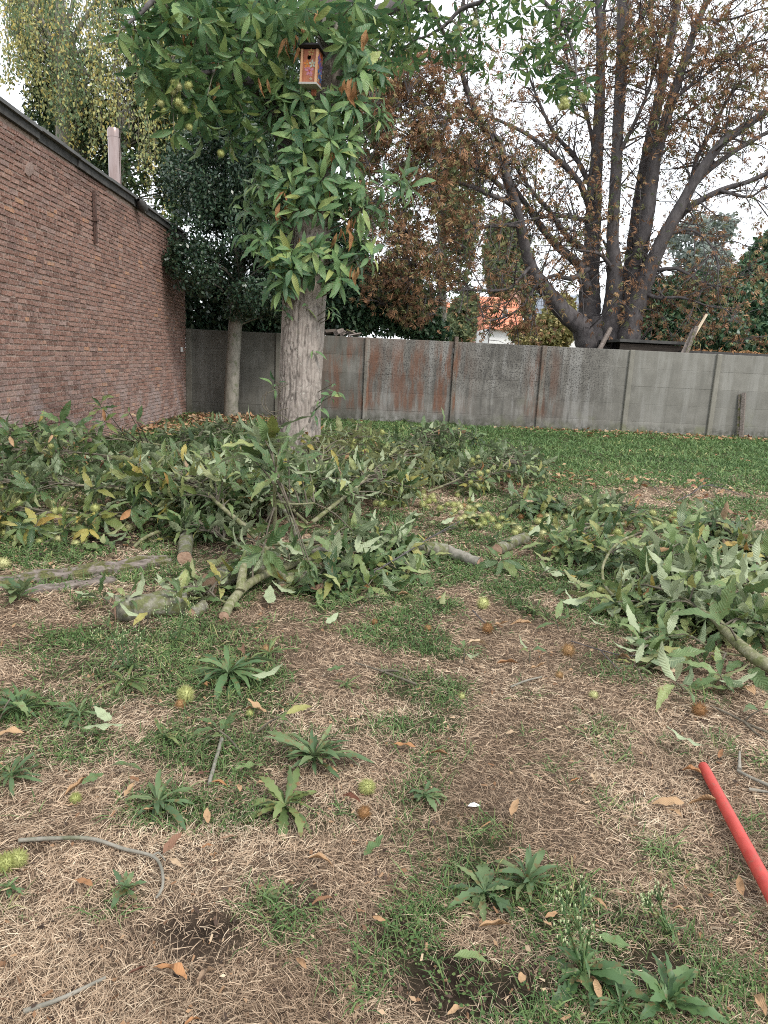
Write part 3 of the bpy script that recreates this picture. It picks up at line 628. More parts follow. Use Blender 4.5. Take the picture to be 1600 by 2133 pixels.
g = Geo(); g.box(((xa+xb)/2, 18.8, zr-.6), (xb-xa-.2, 2., 1.16)); link('body', g.mesh('body', M_dpl), sh2)
g = Geo(); g.box(((xa+xb)/2, 18.7, zr), (xb-xa, 2.4, .06)); link('roof', g.mesh('roof', M_felt), sh2)
n = 900; P = np.stack([rng.uniform(xa, xb, n), rng.uniform(17.5, 19.8, n), zr+.03+rng.uniform(.0, .05, n)], -1); dd = rng.normal(0, 1, (n, 3)); dd[:, 2] *= .4; nn = rng.normal(0, .5, (n, 3)); nn[:, 2] = 1
link('leaves', scatter_mesh('leaves', [QUAD], mats4(P, dd, nn, rng.uniform(.06, .12, n)), M_bdry, rng), sh2)['kind'] = 'stuff'
def plankthing(name, label, cat, p0, p1, r, mat, sides=4, part='board'):
    t = thing(name, label, cat, (p0[0], p0[1], min(p0[2], p1[2]))); g = Geo(); g.tube([p0, (np.array(p0)+p1)/2, p1], [r, r, r*.95], sides, rough=.08); link(part, g.mesh(name, mat), t); return t
plankthing('leaning_board', 'broad grey split board leaning above the fence beside the flat shed roof', 'board', A(1415, 760, 17.3), A(1447, 688, 17.5), .10, M_plank)
plankthing('leaning_pole', 'pale bare pole slanting up behind the fence at the shed corner', 'pole', A(1425, 735, 17.35), A(1472, 655, 17.5), .035, M_saw, 6)
plankthing('leaning_lath', 'thin dark slat leaning beside the broad split board behind the fence', 'board', A(1428, 745, 17.2), A(1452, 680, 17.4), .045, M_beam)
plankthing('broken_branch', 'pale stripped branch leaning on the foot of the multi-stemmed tree', 'branch', A(1240, 745, 18.4), A(1272, 684, 19.0), .06, M_plank, 7, 'wood')
pile = thing('board_pile', 'heap of old boards and sticks on top of the fence behind the chestnut trunk', 'board pile', (A(715, 695, 17.2)))
for (x0, y0_, x1, y1_, r, mt) in ((676, 692, 700, 690, .055, M_dpl), (700, 694, 712, 690, .075, M_plank), (712, 696, 713, 688, .06, M_plank), (716, 690, 745, 699, .022, M_plank), (722, 687, 748, 699, .025, M_beam), (714, 697, 738, 689, .02, M_plank), (726, 699, 752, 694, .02, M_plank)):
    g = Geo(); g.tube([A(x0, y0_, 17.0), A(x1, y1_, 17.25)], [r, r], 4, rough=.1); link('board', g.mesh('board', mt), pile)

def tile_mat(name, a, b):
    k = N(name); return k.bsdf(k.ramp(k.noise(None, 4, 5, .65), [(.3, a), (.7, b)]), .75, None, .2)
M_otile = tile_mat('orange_roof_tile', (.50, .17, .10), (.68, .30, .19)); M_gtile = tile_mat('grey_roof_tile', (.16, .17, .19), (.26, .27, .29)); M_btile = tile_mat('slate_blue_roof', (.20, .23, .28), (.28, .31, .36))
M_wht = tile_mat('white_render', (.66, .65, .63), (.78, .78, .77)); M_pink = tile_mat('reddish_brick_far', (.42, .24, .20), (.52, .34, .28)); k = N('dark_glass'); M_glass = k.bsdf((.03, .035, .04), .15)
def house(name, label, px0, px1, pye, pyr, Y, wallm, roofm, depth=7., windows=(), gable=False, chimney=None):
    e0, e1 = A(px0, pye, Y), A(px1, pye, Y); ze = e0[2]; zr = A(px0, pyr, Y+depth/2)[2]; x0, x1 = e0[0], e1[0]
    t = thing(name, label, 'house', ((x0+x1)/2, Y, 0))
    g = Geo(); g.box(((x0+x1)/2, Y+depth/2, ze/2-.2), (x1-x0, depth, ze+.4))
    if gable: pass
    link('wall', g.mesh('wall', wallm), t)
    g = Geo()
    rows = 9
    for i in range(rows):        # courses of tiles stepping up the slope
        f0, f1 = i/rows, (i+1)/rows
        for (sgn, yb) in ((1, Y-.4), (-1, Y+depth+.4)):
            ya, yb2 = yb+sgn*f0*(depth/2+.4), yb+sgn*f1*(depth/2+.4); za, zb = ze+(zr-ze)*f0+.06, ze+(zr-ze)*f1
            V = [[x0-.3, ya, za], [x1+.3, ya, za], [x1+.3, yb2, zb], [x0-.3, yb2, zb], [x0-.3, ya, za-.12], [x1+.3, ya, za-.12]]
            g.add(V, [[0, 1, 2, 3], [4, 5, 1, 0]] if sgn > 0 else [[3, 2, 1, 0], [0, 1, 5, 4]])
    for xx in (x0, x1): g.add([[xx, Y, ze], [xx, Y+depth, ze], [xx, Y+depth/2, zr-.1]], None, [[0, 1, 2]])
    link('roof', g.mesh('roof', roofm), t)
    for (a, b, c_, d_) in windows:
        p0, p1 = A(a, d_, Y), A(b, c_, Y); g = Geo(); g.box(((p0[0]+p1[0])/2, Y-.02, (p0[2]+p1[2])/2), (p1[0]-p0[0], .1, p1[2]-p0[2])); f = link('window', g.mesh('window', M_wht), t)
        g = Geo(); g.box(((p0[0]+p1[0])/2, Y-.06, (p0[2]+p1[2])/2), ((p1[0]-p0[0])*.78, .1, (p1[2]-p0[2])*.8)); link('pane', g.mesh('pane', M_glass), f)
    if chimney:
        p0 = A(chimney[0], chimney[1], Y+depth/2); g = Geo(); g.box((p0[0], Y+depth/2, p0[2]-.6), (.7, .7, 1.6)); link('chimney', g.mesh('chimney', M_pink), t)
    return t
house('house', 'white rendered house with bright orange tiled roof, seen over the concrete fence', 1018, 1084, 684, 618, 52, M_wht, M_otile, 8, ((1046, 1058, 645, 662),), chimney=(1075, 612))
house('house', 'pale house under a dark grey roof, tucked left of the orange roofed white house', 984, 1018, 688, 652, 58, M_pink, M_gtile, 7, ((990, 998, 696, 712),))
house('house', 'house whose small orange roof peeps through leaves, furthest left of the far houses', 880, 945, 672, 628, 60, M_wht, M_otile, 7, ((905, 915, 682, 694),))
house('house', 'house with slate blue roof half hidden behind the multi-stemmed tree trunk', 1130, 1240, 690, 612, 64, M_wht, M_btile, 8, ((1165, 1176, 696, 710),))
# ------------------------------------------------------------------ leaves shared by the chestnut and its cut boughs
HI = [leaf_geo(14, w, f, d, wv, .13, .9, sd, tw, si) for (w, f, d, wv, sd, tw, si) in ((.125, .3, .5, .10, 1, .2, .05), (.145, .25, .9, .12, 2, -.3, -.08), (.12, .5, 1.2, .10, 3, .5, .14), (.155, .2, .25, .14, 4, -.1, 0), (.13, .6, .8, .12, 5, .8, -.15), (.14, .15, 1.5, .16, 6, -.7, .16))]
LO = [leaf_geo(5, w, f, d, .1, 0, .9, sd) for (w, f, d, sd) in ((.125, .3, .5, 1), (.145, .25, .9, 2), (.125, .45, 1.1, 3))]
def leaf_set(mat): return [mesh('leaf', V, Q, None, mat, None, U, smooth=True) for (V, Q, U) in HI]
LS = {'dark': leaf_set(M_dark), 'mid': leaf_set(M_mid), 'yel': leaf_set(M_yel), 'tree': leaf_set(M_tree), 'brown': None}
LM = {'dark': M_dark, 'mid': M_mid, 'yel': M_yel, 'tree': M_tree}
def dry_geo(sd, w=.17, curl=2.2, roll=1.1, n=9):
    V, Q, U = leaf_geo(12, w*.85, roll, curl*.5, .14, .05, .9, sd, .5*math.sin(sd*7), .2*math.cos(sd*3)); V[:, 2] += .06; return V, Q, U
DRYG = [dry_geo(1, .19, 1.4, .5), dry_geo(2, .22, 2.0, .8), dry_geo(3, .17, 1.0, 1.0), dry_geo(4, .24, -1.3, .5), dry_geo(5, .2, .6, .25), dry_geo(6, .16, 2.6, 1.2)]
DRY = [mesh('leaf', V, Q, None, M_brown, None, U, smooth=True) for (V, Q, U) in DRYG]
HANG = [mesh('leaf', V, Q, None, M_bdry, None, U, smooth=True) for (V, Q, U) in [dry_geo(1, .17, 1.2, .7), dry_geo(3, .15, .8, 1.1), dry_geo(6, .18, 1.8, .9)]]
def unit(v): v = np.asarray(v, float); return v/(np.linalg.norm(v)+1e-9)
def rosette(tip, d, k, L, rng, droop=.25, lo=45, hi=100):
    d = unit(d); e1 = unit(np.cross(d, [.3, .5, .8] if abs(d[2]) < .9 else [1, .2, 0])); e2 = np.cross(d, e1); o = []
    a0 = rng.uniform(0, 6.28)
    for i in range(k):
        az = a0+i*2.4+rng.normal(0, .25); pol = R(lo+(hi-lo)*(i+.5)/k+rng.normal(0, 9))
        v = math.cos(pol)*d+math.sin(pol)*(math.cos(az)*e1+math.sin(az)*e2); v[2] -= droop*rng.uniform(.3, 1.4); v = unit(v)
        nn = d*1.+np.array([0, 0, .35])+rng.normal(0, .22, 3)
        o.append((tip-d*L*.22*i/k+v*.015, v, nn, L*rng.uniform(.62, 1.1)))
    return o
def to_M(ros):
    return mats4(np.array([r[0] for r in ros]), np.array([r[1] for r in ros]), np.array([r[2] for r in ros]), np.array([r[3] for r in ros]))
# spiny burs
def bur_geo(sd, spikes=260, core=.6, side=3):
    rg = np.random.default_rng(sd); n = spikes; i = np.arange(n)+.5; ph = np.arccos(1-2*i/n); t = np.pi*(1+5**.5)*i
    D = np.stack([np.cos(t)*np.sin(ph), np.sin(t)*np.sin(ph), np.cos(ph)], -1)+rg.normal(0, .12, (n, 3)); D /= np.linalg.norm(D, axis=1)[:, None]
    U = np.cross(D, rg.normal(0, 1, (n, 3))); U /= np.linalg.norm(U, axis=1)[:, None]; W = np.cross(D, U)
    b = D*core; tip = D*(1+rg.normal(0, .07, n))[:, None]+rg.normal(0, .07, (n, 3)); w = .03
    V = np.stack([b+U*w, b-U*w*.5+W*w*.8, b-U*w*.5-W*w*.8, tip], 1).reshape(-1, 3); k = np.arange(n)*4
    T = np.concatenate([np.stack([k, k+1, k+3], -1), np.stack([k+1, k+2, k+3], -1), np.stack([k+2, k, k+3], -1)])
    m = 10; uu, vv = np.meshgrid(np.arange(m), np.arange(m//2+1)); th = uu*2*np.pi/m; pp = vv*np.pi/(m//2)
    S = np.stack([np.cos(th)*np.sin(pp), np.sin(th)*np.sin(pp), np.cos(pp)], -1).reshape(-1, 3)*core*1.04
    q = [[a*m+b_, a*m+(b_+1) % m, (a+1)*m+(b_+1) % m, (a+1)*m+b_] for a in range(m//2) for b_ in range(m)]
    return np.vstack([V, S]), np.array(q)+len(V), T, np.concatenate([np.tile([.25, .25, .25, 1.], n), np.full(len(S), .0)])
def bur_meshes(mat, n=4, spikes=260):
    o = []
    for i in range(n):
        V, Q, T, a = bur_geo(i*7+spikes, spikes); o.append(mesh('bur', V*[1, 1, .92], Q, T, mat, {'tipness': 1-a}))
    return o
BUR, BURB, BURF = bur_meshes(M_bur), bur_meshes(M_burb), bur_meshes(M_bur, 2, 520)
def rotM(rng): return Matrix.Rotation(rng.uniform(0, 6.28), 4, 'Z') @ Matrix.Rotation(rng.uniform(0, 3.1), 4, 'X')

# ------------------------------------------------------------------ the big sweet chestnut
rng = np.random.default_rng(5)
YT = 7.7
tree = thing('chestnut_tree', 'big sweet chestnut with furrowed trunk and green shoots, carrying the orange nest box', 'tree', (A(622, 1018, YT)[0], YT, 0))
def trunk_mesh():
    cl = [(622, 1060, 100), (621, 960, 95), (622, 900, 91), (628, 750, 88), (636, 600, 91), (642, 500, 90), (652, 400, 88), (662, 310, 82), (676, 230, 70), (685, 160, 60), (692, 80, 60), (697, 0, 62), (702, -80, 56), (708, -180, 48)]
    P = np.array([A(x, y, YT) for x, y, w in cl]); P[0, 2] = -.1; rr = np.array([w/2*mpp(A(x, y, YT)) for x, y, w in cl]); rr[0] *= 1.15
    pts, rad = smooth_path(P, rr, .012); S = 150; th = np.arange(S)*2*np.pi/S
    T, U, W = frames(pts); C, Sn = np.cos(th), np.sin(th)
    s = np.concatenate([[0], np.cumsum(np.linalg.norm(np.diff(pts, axis=0), axis=1))])
    cx, cy, zz = C[None]*np.ones((len(s), 1)), Sn[None]*np.ones((len(s), 1)), s[:, None]*np.ones((1, S))
    wv = (fbm(cx*1.5+9, cy*1.5, zz*1.2, o=3)-.5)
    n1 = vn(cx*8.5+wv*1.2, cy*8.5+wv*1.2, zz*4.2+wv*1.5); n2 = vn(cx*17+4, cy*17, zz*9+wv*2); n3 = vn(cx*5+20, cy*5, zz*16+wv*2)
    cr = np.clip(1-np.abs(n1-.5)/.075, 0, 1); cr2 = np.clip(1-np.abs(n2-.5)/.1, 0, 1)*.55
    crack = np.maximum(np.maximum(cr, cr2), np.clip(1-np.abs(n3-.5)/.07, 0, 1)*.5); lump = fbm(cx*2+3, cy*2, zz*1.7, o=3)-.5
    f = 1+.06*lump; disp = -.012*crack+.008*(fbm(cx*9, cy*9, zz*7, o=3)-.5)
    r = rad[:, None]*f+disp
    V = pts[:, None]+r[..., None]*(U[:, None]*C[None, :, None]+W[:, None]*Sn[None, :, None])
    n = len(pts); i = np.arange(n-1)[:, None]*S; j = np.arange(S)[None]; kk = (j+1) % S
    Q = np.stack([i+j, i+kk, i+S+kk, i+S+j], -1).reshape(-1, 4)
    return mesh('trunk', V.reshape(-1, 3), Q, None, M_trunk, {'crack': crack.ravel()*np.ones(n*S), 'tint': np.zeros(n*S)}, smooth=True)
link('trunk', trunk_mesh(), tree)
def limb(owner, name, pxs, mat, Ys, rough=.06, sides=10, step=.08, mesh_only=False):
    """pxs: (px, py, width px); Ys: one depth per point"""
    P = np.array([A(x, y, Y) for (x, y, w), Y in zip(pxs, Ys)]); rr = np.array([w/2*mpp(p) for (x, y, w), p in zip(pxs, P)])
    p, r = smooth_path(P, rr, step); g = Geo(); g.tube(p, r, sides, True, rough=rough)
    if mesh_only: return p, r, g
    link(name, g.mesh(name, mat, True), owner); return p, r
tw = Geo(); ros = []; burM = []; hangM = []
limbs = []
limbs.append(limb(tree, 'limb', [(645, 380, 60), (600, 290, 52), (560, 210, 44), (528, 130, 42), (498, 60, 40), (470, -20, 36), (440, -120, 30)], M_hcb, [7.7, 7.75, 7.8, 7.85, 7.9, 8, 8.1]))
limbs.append(limb(tree, 'limb', [(500, 65, 26), (450, 25, 22), (405, 5, 18), (340, -10, 14), (290, 30, 8), (255, 60, 4)], M_hcb, [7.9, 7.6, 7.4, 7.2, 7.0, 6.9]))
limbs.append(limb(tree, 'limb', [(690, 100, 34), (760, 40, 28), (850, 0, 24), (950, -40, 20), (1060, -40, 14), (1150, 20, 8), (1195, 110, 5), (1200, 190, 3)], M_hcb, [7.7, 8, 8.4, 8.6, 8.7, 8.7, 8.6, 8.5]))
limbs.append(limb(tree, 'limb', [(1010, 2, 9), (960, 20, 8), (930, 50, 7), (890, 75, 5), (860, 85, 4), (820, 120, 3)], M_hcb, [8.8, 9, 9, 9, 9, 9]))
limbs.append(limb(tree, 'limb', [(700, 20, 20), (780, -30, 22), (880, 10, 14), (920, 60, 8), (950, 120, 4)], M_hcb, [7.7, 8.3, 9, 9.4, 9.6]))
limbs.append(limb(tree, 'limb', [(560, 210, 20), (500, 160, 14), (440, 150, 10), (380, 165, 7), (335, 190, 4)], M_hcb, [7.8, 7.5, 7.3, 7.2, 7.1]))
# pruning scar and small bumps
q = A(687, 57, YT-.22); g = Geo(); th = np.arange(20)*2*np.pi/20; s = mpp(q)
rg_ = np.stack([np.cos(th)*13*s, np.zeros(20), np.sin(th)*21*s], -1)+q
g.tube(np.vstack([rg_, rg_[:1]]), np.full(21, 5*s), 7, False, rough=.2); link('branch_scar', g.mesh('branch_scar', M_thin, True), tree)
g = Geo(); g.add(np.vstack([rg_+[0, .03, 0], q+[0, .05, 0]]), None, [[(i+1) % 20, i, 20] for i in range(20)]); link('scar_wood', g.mesh('scar_wood', M_beam), tree)
def trunk_c(py):
    t = np.interp(py, [0, 160, 230, 310, 400, 500, 600, 750, 900], [697, 685, 676, 662, 652, 642, 636, 628, 622]); return t
CL = [  # px, py, spread x, spread y, shoots
    (570, 235, 40, 30, 5), (660, 230, 60, 25, 6), (770, 245, 55, 18, 6), (620, 290, 60, 30, 6), (720, 285, 40, 25, 4), (690, 330, 50, 25, 5), (570, 345, 30, 22, 5), (540, 380, 38, 20, 5), (640, 380, 50, 25, 6), (735, 385, 45, 22, 6),
    (820, 385, 45, 14, 5), (600, 420, 60, 25, 7), (700, 430, 45, 22, 5), (780, 440, 30, 18, 4), (560, 450, 40, 22, 5), (540, 495, 32, 18, 5), (580, 520, 40, 20, 6), (655, 535, 36, 12, 2), (720, 520, 40, 22, 6), (760, 500, 30, 20, 4), (600, 560, 36, 14, 4), (612, 205, 26, 18, 3), (735, 205, 30, 18, 4), (600, 160, 22, 22, 3), (745, 150, 22, 26, 3), (735, 95, 24, 22, 3), (612, 70, 24, 16, 3), (700, 565, 26, 10, 3), (580, 590, 24, 10, 2)]
for (px, py, sx, sy, n) in CL:
    for i in range(n+1):
        x, y = px+rng.normal(0, sx*.6), py+rng.normal(0, sy*.6)
        tc = trunk_c(y); off = abs(x-tc); Yo = YT-.26-max(0, .38-off/260)*rng.uniform(.1, .9) if off < 70 else YT-rng.uniform(-.15, .35)
        tip = A(x, y, Yo); root = np.array([*A(tc+np.clip(x-tc, -34, 34), y+25+off*.25, YT)]); root[1] = YT-.12
        d = unit(tip-root+[0, -.08, .05]); mid = (tip+root)/2+[0, 0, -.04]
        p, r = smooth_path([root, mid, tip], [.008, .006, .004], .06); tw.tube(p, r, 5, False)
        ros += rosette(tip, unit(d+[0, -.2, -.1]), rng.integers(6, 9), rng.uniform(.19, .30), rng, .38, 45, 102)
for (px, py) in ((693, 650), (686, 640), (700, 655), (594, 648), (585, 640), (600, 655), (668, 845), (660, 850), (655, 860), (692, 800), (700, 815), (690, 825), (575, 795), (570, 805), (640, 640), (652, 730)):
    tip = A(px, py, YT-.27+rng.uniform(0, .1)); ros += rosette(tip, unit([rng.normal(0, .5)+(px-635)/80, -.5, .5]), 3, rng.uniform(.1, .16), rng, .3)
    tw.tube([tip, tip+np.array([(628-px)*.0025, .12, -.1])], [.004, .005], 5, False)
for pth in ([(578, 870), (550, 850), (548, 825), (580, 810), (600, 800)], [(600, 850), (565, 858), (552, 840), (556, 815)], [(605, 880), (585, 865), (555, 868), (540, 862)]):   # loose runners at the foot
    p, r = smooth_path([A(x, y, YT-.3) for x, y in pth], [.005]*len(pth), .05); tw.tube(p, r, 5, False)
# boughs overhead: clumps hanging from the limbs
OV = [(270, 75, 24, 22, 4, 7.0), (300, 110, 30, 30, 5, 7.1), (330, 60, 34, 30, 6, 7.2), (400, 60, 45, 30, 9, 7.3), (350, 130, 40, 30, 7, 7.1), (330, 200, 22, 30, 4, 7.0), (400, 180, 45, 36, 8, 7.2), (450, 120, 45, 40, 9, 7.4), (470, 200, 45, 40, 9, 7.4), (400, 250, 36, 26, 6, 7.2), (440, 270, 40, 25, 6, 7.3), (520, 240, 36, 36, 7, 7.5),
      (370, 15, 40, 18, 6, 7.2), (450, 20, 45, 25, 7, 7.3), (520, 20, 45, 25, 8, 7.4), (520, 90, 40, 40, 8, 7.5), (580, 60, 36, 40, 7, 7.4), (570, 140, 30, 40, 6, 7.5), (610, 20, 36, 25, 6, 7.4), (660, 10, 30, 15, 3, 7.3), (600, 190, 22, 25, 4, 7.5),
      (740, 20, 30, 25, 6, 7.6), (740, 90, 24, 28, 5, 7.5), (780, 60, 30, 40, 7, 7.9), (770, 140, 22, 25, 4, 7.7), (830, 20, 40, 28, 8, 8.4), (850, 80, 45, 36, 8, 8.8), (900, 30, 40, 25, 7, 8.7), (930, 90, 36, 36, 6, 9), (980, 110, 32, 40, 6, 9), (980, 50, 36, 36, 6, 9.), (840, 140, 30, 22, 4, 9), (1000, 160, 20, 22, 2, 9),
      (1050, 60, 45, 40, 6, 8.8), (1110, 40, 40, 36, 6, 8.7), (1120, 110, 40, 36, 6, 8.6), (1080, 150, 36, 25, 4, 8.7), (1170, 80, 30, 40, 4, 8.6), (1150, 170, 20, 18, 4, 8.5), (1200, 205, 26, 22, 5, 8.4), (1060, 10, 50, 15, 4, 8.7), (1250, 15, 40, 14, 2, 8.6), (1190, 20, 30, 20, 3, 8.6)]
LP = np.vstack([l[0] for l in limbs])
for (px, py, sx, sy, n, Y) in OV:
    for i in range(n):
        tip = A(px+rng.normal(0, sx*.7), py+rng.normal(0, sy*.7), Y+rng.normal(0, .22))
        c = LP+np.array([0, 0, 0]); dd = np.linalg.norm((c-tip)*[1, .6, 1], axis=1); root = LP[np.argmin(dd+rng.random(len(dd))*.25)]
        mid = (tip+root)/2+[0, 0, .1*np.linalg.norm(tip-root)]
        p, r = smooth_path([root, mid, tip], [.007, .005, .003], .12); tw.tube(p, r, 4, False)
        for (f, kk) in ((1., rng.integers(5, 8)), (.72, 3)):
            q = p[int((len(p)-1)*f)]
            ros += rosette(q, unit(tip-mid+[0, -.1, -.35]), kk, rng.uniform(.18, .28)*(1 if px < 800 else .72), rng, .5, 45, 105)
M = to_M(ros); out_r = np.random.default_rng(8)
split_leaves(tree, M, LS['tree'], LO, M_tree, out_r, 300, score=np.where(M[:, 1, 3] < YT+.1, 1.3, 1.), uv=True)
for (px, py, r, Y) in ((371, 180, 9, 6.9), (362, 172, 8, 6.9), (393, 178, 9, 6.85), (371, 213, 10, 6.85), (384, 228, 8, 6.9), (335, 215, 8, 6.9), (369, 285, 7, 7), (395, 265, 8, 7), (342, 230, 6, 6.9), (1176, 212, 11, 8.2), (1170, 222, 10, 8.2), (1216, 203, 11, 8.2), (1113, 48, 8, 8.5), (990, 48, 7, 8.5), (960, 60, 7, 8.8), (1180, 220, 9, 8.15), (360, 190, 8, 6.9), (460, 320, 8, 7.2)):
    q = A(px, py, Y); link('bur', BUR[rng.integers(4)], tree, Matrix.Translation(q) @ rotM(rng) @ Matrix.Scale(r*mpp(q)*1.15, 4))
for (px, py, n) in ((730, 165, 6), (720, 180, 4), (625, 45, 2), (605, 75, 3), (590, 80, 2), (625, 95, 2), (730, 450, 3), (712, 480, 4), (600, 400, 5), (592, 425, 3), (690, 300, 4), (700, 315, 3), (745, 550, 3), (620, 500, 2), (455, 130, 3), (390, 60, 2), (328, 50, 2), (760, 60, 2), (440, 165, 2), (695, 380, 2), (545, 165, 3), (670, 15, 2)):
    for i in range(n):
        q = A(px+rng.normal(0, 7), py+rng.normal(0, 6), 7.25+rng.uniform(-.05, .15)); dd = unit([rng.normal(0, .3), rng.normal(0, .3), -1])
        link('withered_leaf', HANG[rng.integers(3)], tree, Matrix(mats4(q[None], dd[None], np.array([[rng.normal(0, .5), -1, .1]]), np.array([rng.uniform(.12, .21)]))[0].tolist()))
tag(link('twigs', tw.mesh('twigs', M_twig, True), tree), kind='stuff')

# ------------------------------------------------------------------ painted nest box on the trunk
def nest_box():
    Yb = YT-.43; c = A(649, 143, Yb); s = mpp(c); W_, H_, D_ = 47*s*.78, 62*s, .12
    t = thing('nest_box', 'orange wooden nest box painted with flowers, hung on the chestnut trunk', 'nest box', c)
    Rz = np.array(Matrix.Rotation(R(-15), 3, 'Z')); Rl = np.array(Matrix.Rotation(R(2.5), 3, 'Y')); RR = Rz@Rl
    k = N('orange_paint'); M_or = k.bsdf(k.ramp(k.noise(None, 40, 4, .6, stretch=(1, 1, .3)), [(.3, (.25, .082, .042)), (.7, (.36, .135, .07))]), .6, None, .3)
    k = N('light_orange_wood'); M_lo = k.bsdf(k.ramp(k.noise(None, 40, 4, .6, stretch=(1, 1, .3)), [(.3, (.42, .23, .12)), (.7, (.54, .32, .18))]), .6, None, .3)
    k = N('grey_board'); M_gb = k.bsdf((.36, .35, .32), .8); k = N('black_felt'); M_bl = k.bsdf((.022, .022, .024), .8, None, .3)
    k = N('hole_dark'); M_ho = k.bsdf((.012, .008, .006), .9)
    def bx(name, cc, d, mat): g = Geo(); g.box(np.array(cc), d); V = np.vstack(g.V)@RR.T+c; return link(name, mesh(name, V, np.vstack(g.Q), None, mat), t)
    w, h, d = W_/2, H_/2, D_/2
    n = 20; th = np.arange(n)*2*np.pi/n; hr = .019; hz = h*.52            # front board with a round entrance cut through it
    def front():
        fw = w*.76; V = []; 
        for yy in (-d, -d+.014):
            for a in th: V.append([math.cos(a)*hr-.006, yy, hz+math.sin(a)*hr])
            for a in th:
                dx, dz = math.cos(a), math.sin(a); tx = ((fw if dx > 0 else -fw)+.006)/dx if abs(dx) > 1e-6 else 9; tz = ((h if dz > 0 else -h)-hz)/dz if abs(dz) > 1e-6 else 9
                tt = min(abs(tx), abs(tz)); V.append([dx*tt-.006, yy, hz+dz*tt])
        # corners
        Q = []
        for i in range(n):
            j = (i+1) % n; Q += [[i, n+i, n+j, j], [2*n+j, 3*n+j, 3*n+i, 2*n+i], [j, 2*n+j, 2*n+i, i]]
        base = len(V); T = []
        for (cx, cz) in ((fw, h), (-fw, h), (-fw, -h), (fw, -h)):
            V.append([cx, -d, cz]); 
            a = math.atan2(cz-hz, cx+.006) % (2*np.pi); i = int(a/(2*np.pi)*n) % n; T.append([n+i, len(V)-1, n+(i+1) % n])
        return np.array(V), Q, T
    V, Q, T = front(); fr = link('front', mesh('front', V@RR.T+c, Q, T, M_or), t)
    bx('corner_strip', (-w*.885, -d-.003, 0), (w*.23, .022, H_), M_lo); bx('corner_strip', (w*.885, -d-.003, 0), (w*.23, .022, H_), M_lo)
    bx('side', (w-.008, .0, 0), (.016, D_-.03, H_), M_or); bx('side', (-w+.008, .0, 0), (.016, D_-.03, H_), M_or); bx('back', (0, d-.006, 0), (W_*.98, .012, H_), M_lo)
    bx('inside', (0, .01, hz), (W_*.6, D_*.5, H_*.2), M_ho)
    bx('floor', (0, -.004, -h-.008), (W_*1.06, D_+.03, .016), M_gb)
    g = Geo(); g.box((0, -.02, h+.012), (W_*1.28, D_+.08, .016), Matrix.Rotation(R(-7), 3, 'X')); link('roof', mesh('roof', np.vstack(g.V)@RR.T+c, np.vstack(g.Q), None, M_bl), t)
    bx('hanging_board', (.01, d+.012, -.01), (.045, .02, H_*1.42), M_or)
    cols = {'pink': (.62, .26, .34), 'pale': (.55, .58, .46), 'orange': (.72, .25, .06), 'yellow': (.62, .42, .16), 'violet': (.20, .12, .32), 'blue': (.07, .17, .42), 'cream': (.60, .50, .34), 'red': (.55, .09, .05)}
    cm = {n_: N('paint_'+n_).bsdf(tuple(q_*.62 for q_ in v), .7, None, .2) for n_, v in cols.items()}
    def petal_flower(part, cx, cz, r, col, cen, face, petals=5):
        g = Geo(); th2 = np.arange(10)*2*np.pi/10
        def put(u, v, ru, rv, rot, lift, m):
            e = np.stack([np.cos(th2)*ru, np.sin(th2)*rv], -1)@np.array([[math.cos(rot), math.sin(rot)], [-math.sin(rot), math.cos(rot)]])+[u, v]
            P = np.array([[x_, -d-.0015-lift, z_] if face == 'f' else [w+.0015+lift, x_, z_] for x_, z_ in e])
            ctr = P.mean(0)[None]; P2 = np.vstack([P, ctr]); g.add(P2@RR.T+c, None, [[i, (i+1) % 10, 10] for i in range(10)], m=m)
        for i in range(petals):
            a = i*2*np.pi/petals+.4; put(cx+math.cos(a)*r*.62, cz+math.sin(a)*r*.62, r*.42, r*.26, a, .0005*i/petals, 0)
        put(cx, cz, r*.2, r*.2, 0, .0015, 1)
        link('painted_flower', g.mesh('painted_flower', mats=[cm[col], cm[cen]]), part)
    for (u, v, r, col, cen) in ((.012, h*.82, .03, 'yellow', 'red'), (-.02, h*.12, .035, 'orange', 'yellow'), (.03, h*.14, .034, 'pale', 'yellow'), (.004, -h*.28, .042, 'pink', 'red'), (-.03, -h*.14, .018, 'pink', 'cream'), (.022, -h*.78, .014, 'cream', 'yellow'), (.02, -h*.5, .018, 'pink', 'cream')):
        petal_flower(fr, u, v, r, col, cen, 'f')
    sd_ = [o for o in t.children if o.name.startswith('side')][0]
    for (u, v, r, col, cen) in ((-.03, h*.45, .045, 'violet', 'blue'), (.02, h*.1, .05, 'violet', 'blue'), (.0, -h*.3, .055, 'blue', 'pale'), (.03, -h*.62, .035, 'blue', 'violet'), (-.035, -h*.75, .022, 'cream', 'yellow'), (.03, h*.75, .028, 'red', 'orange')):
        petal_flower(sd_, u, v, r, col, cen, 's')
nest_box()
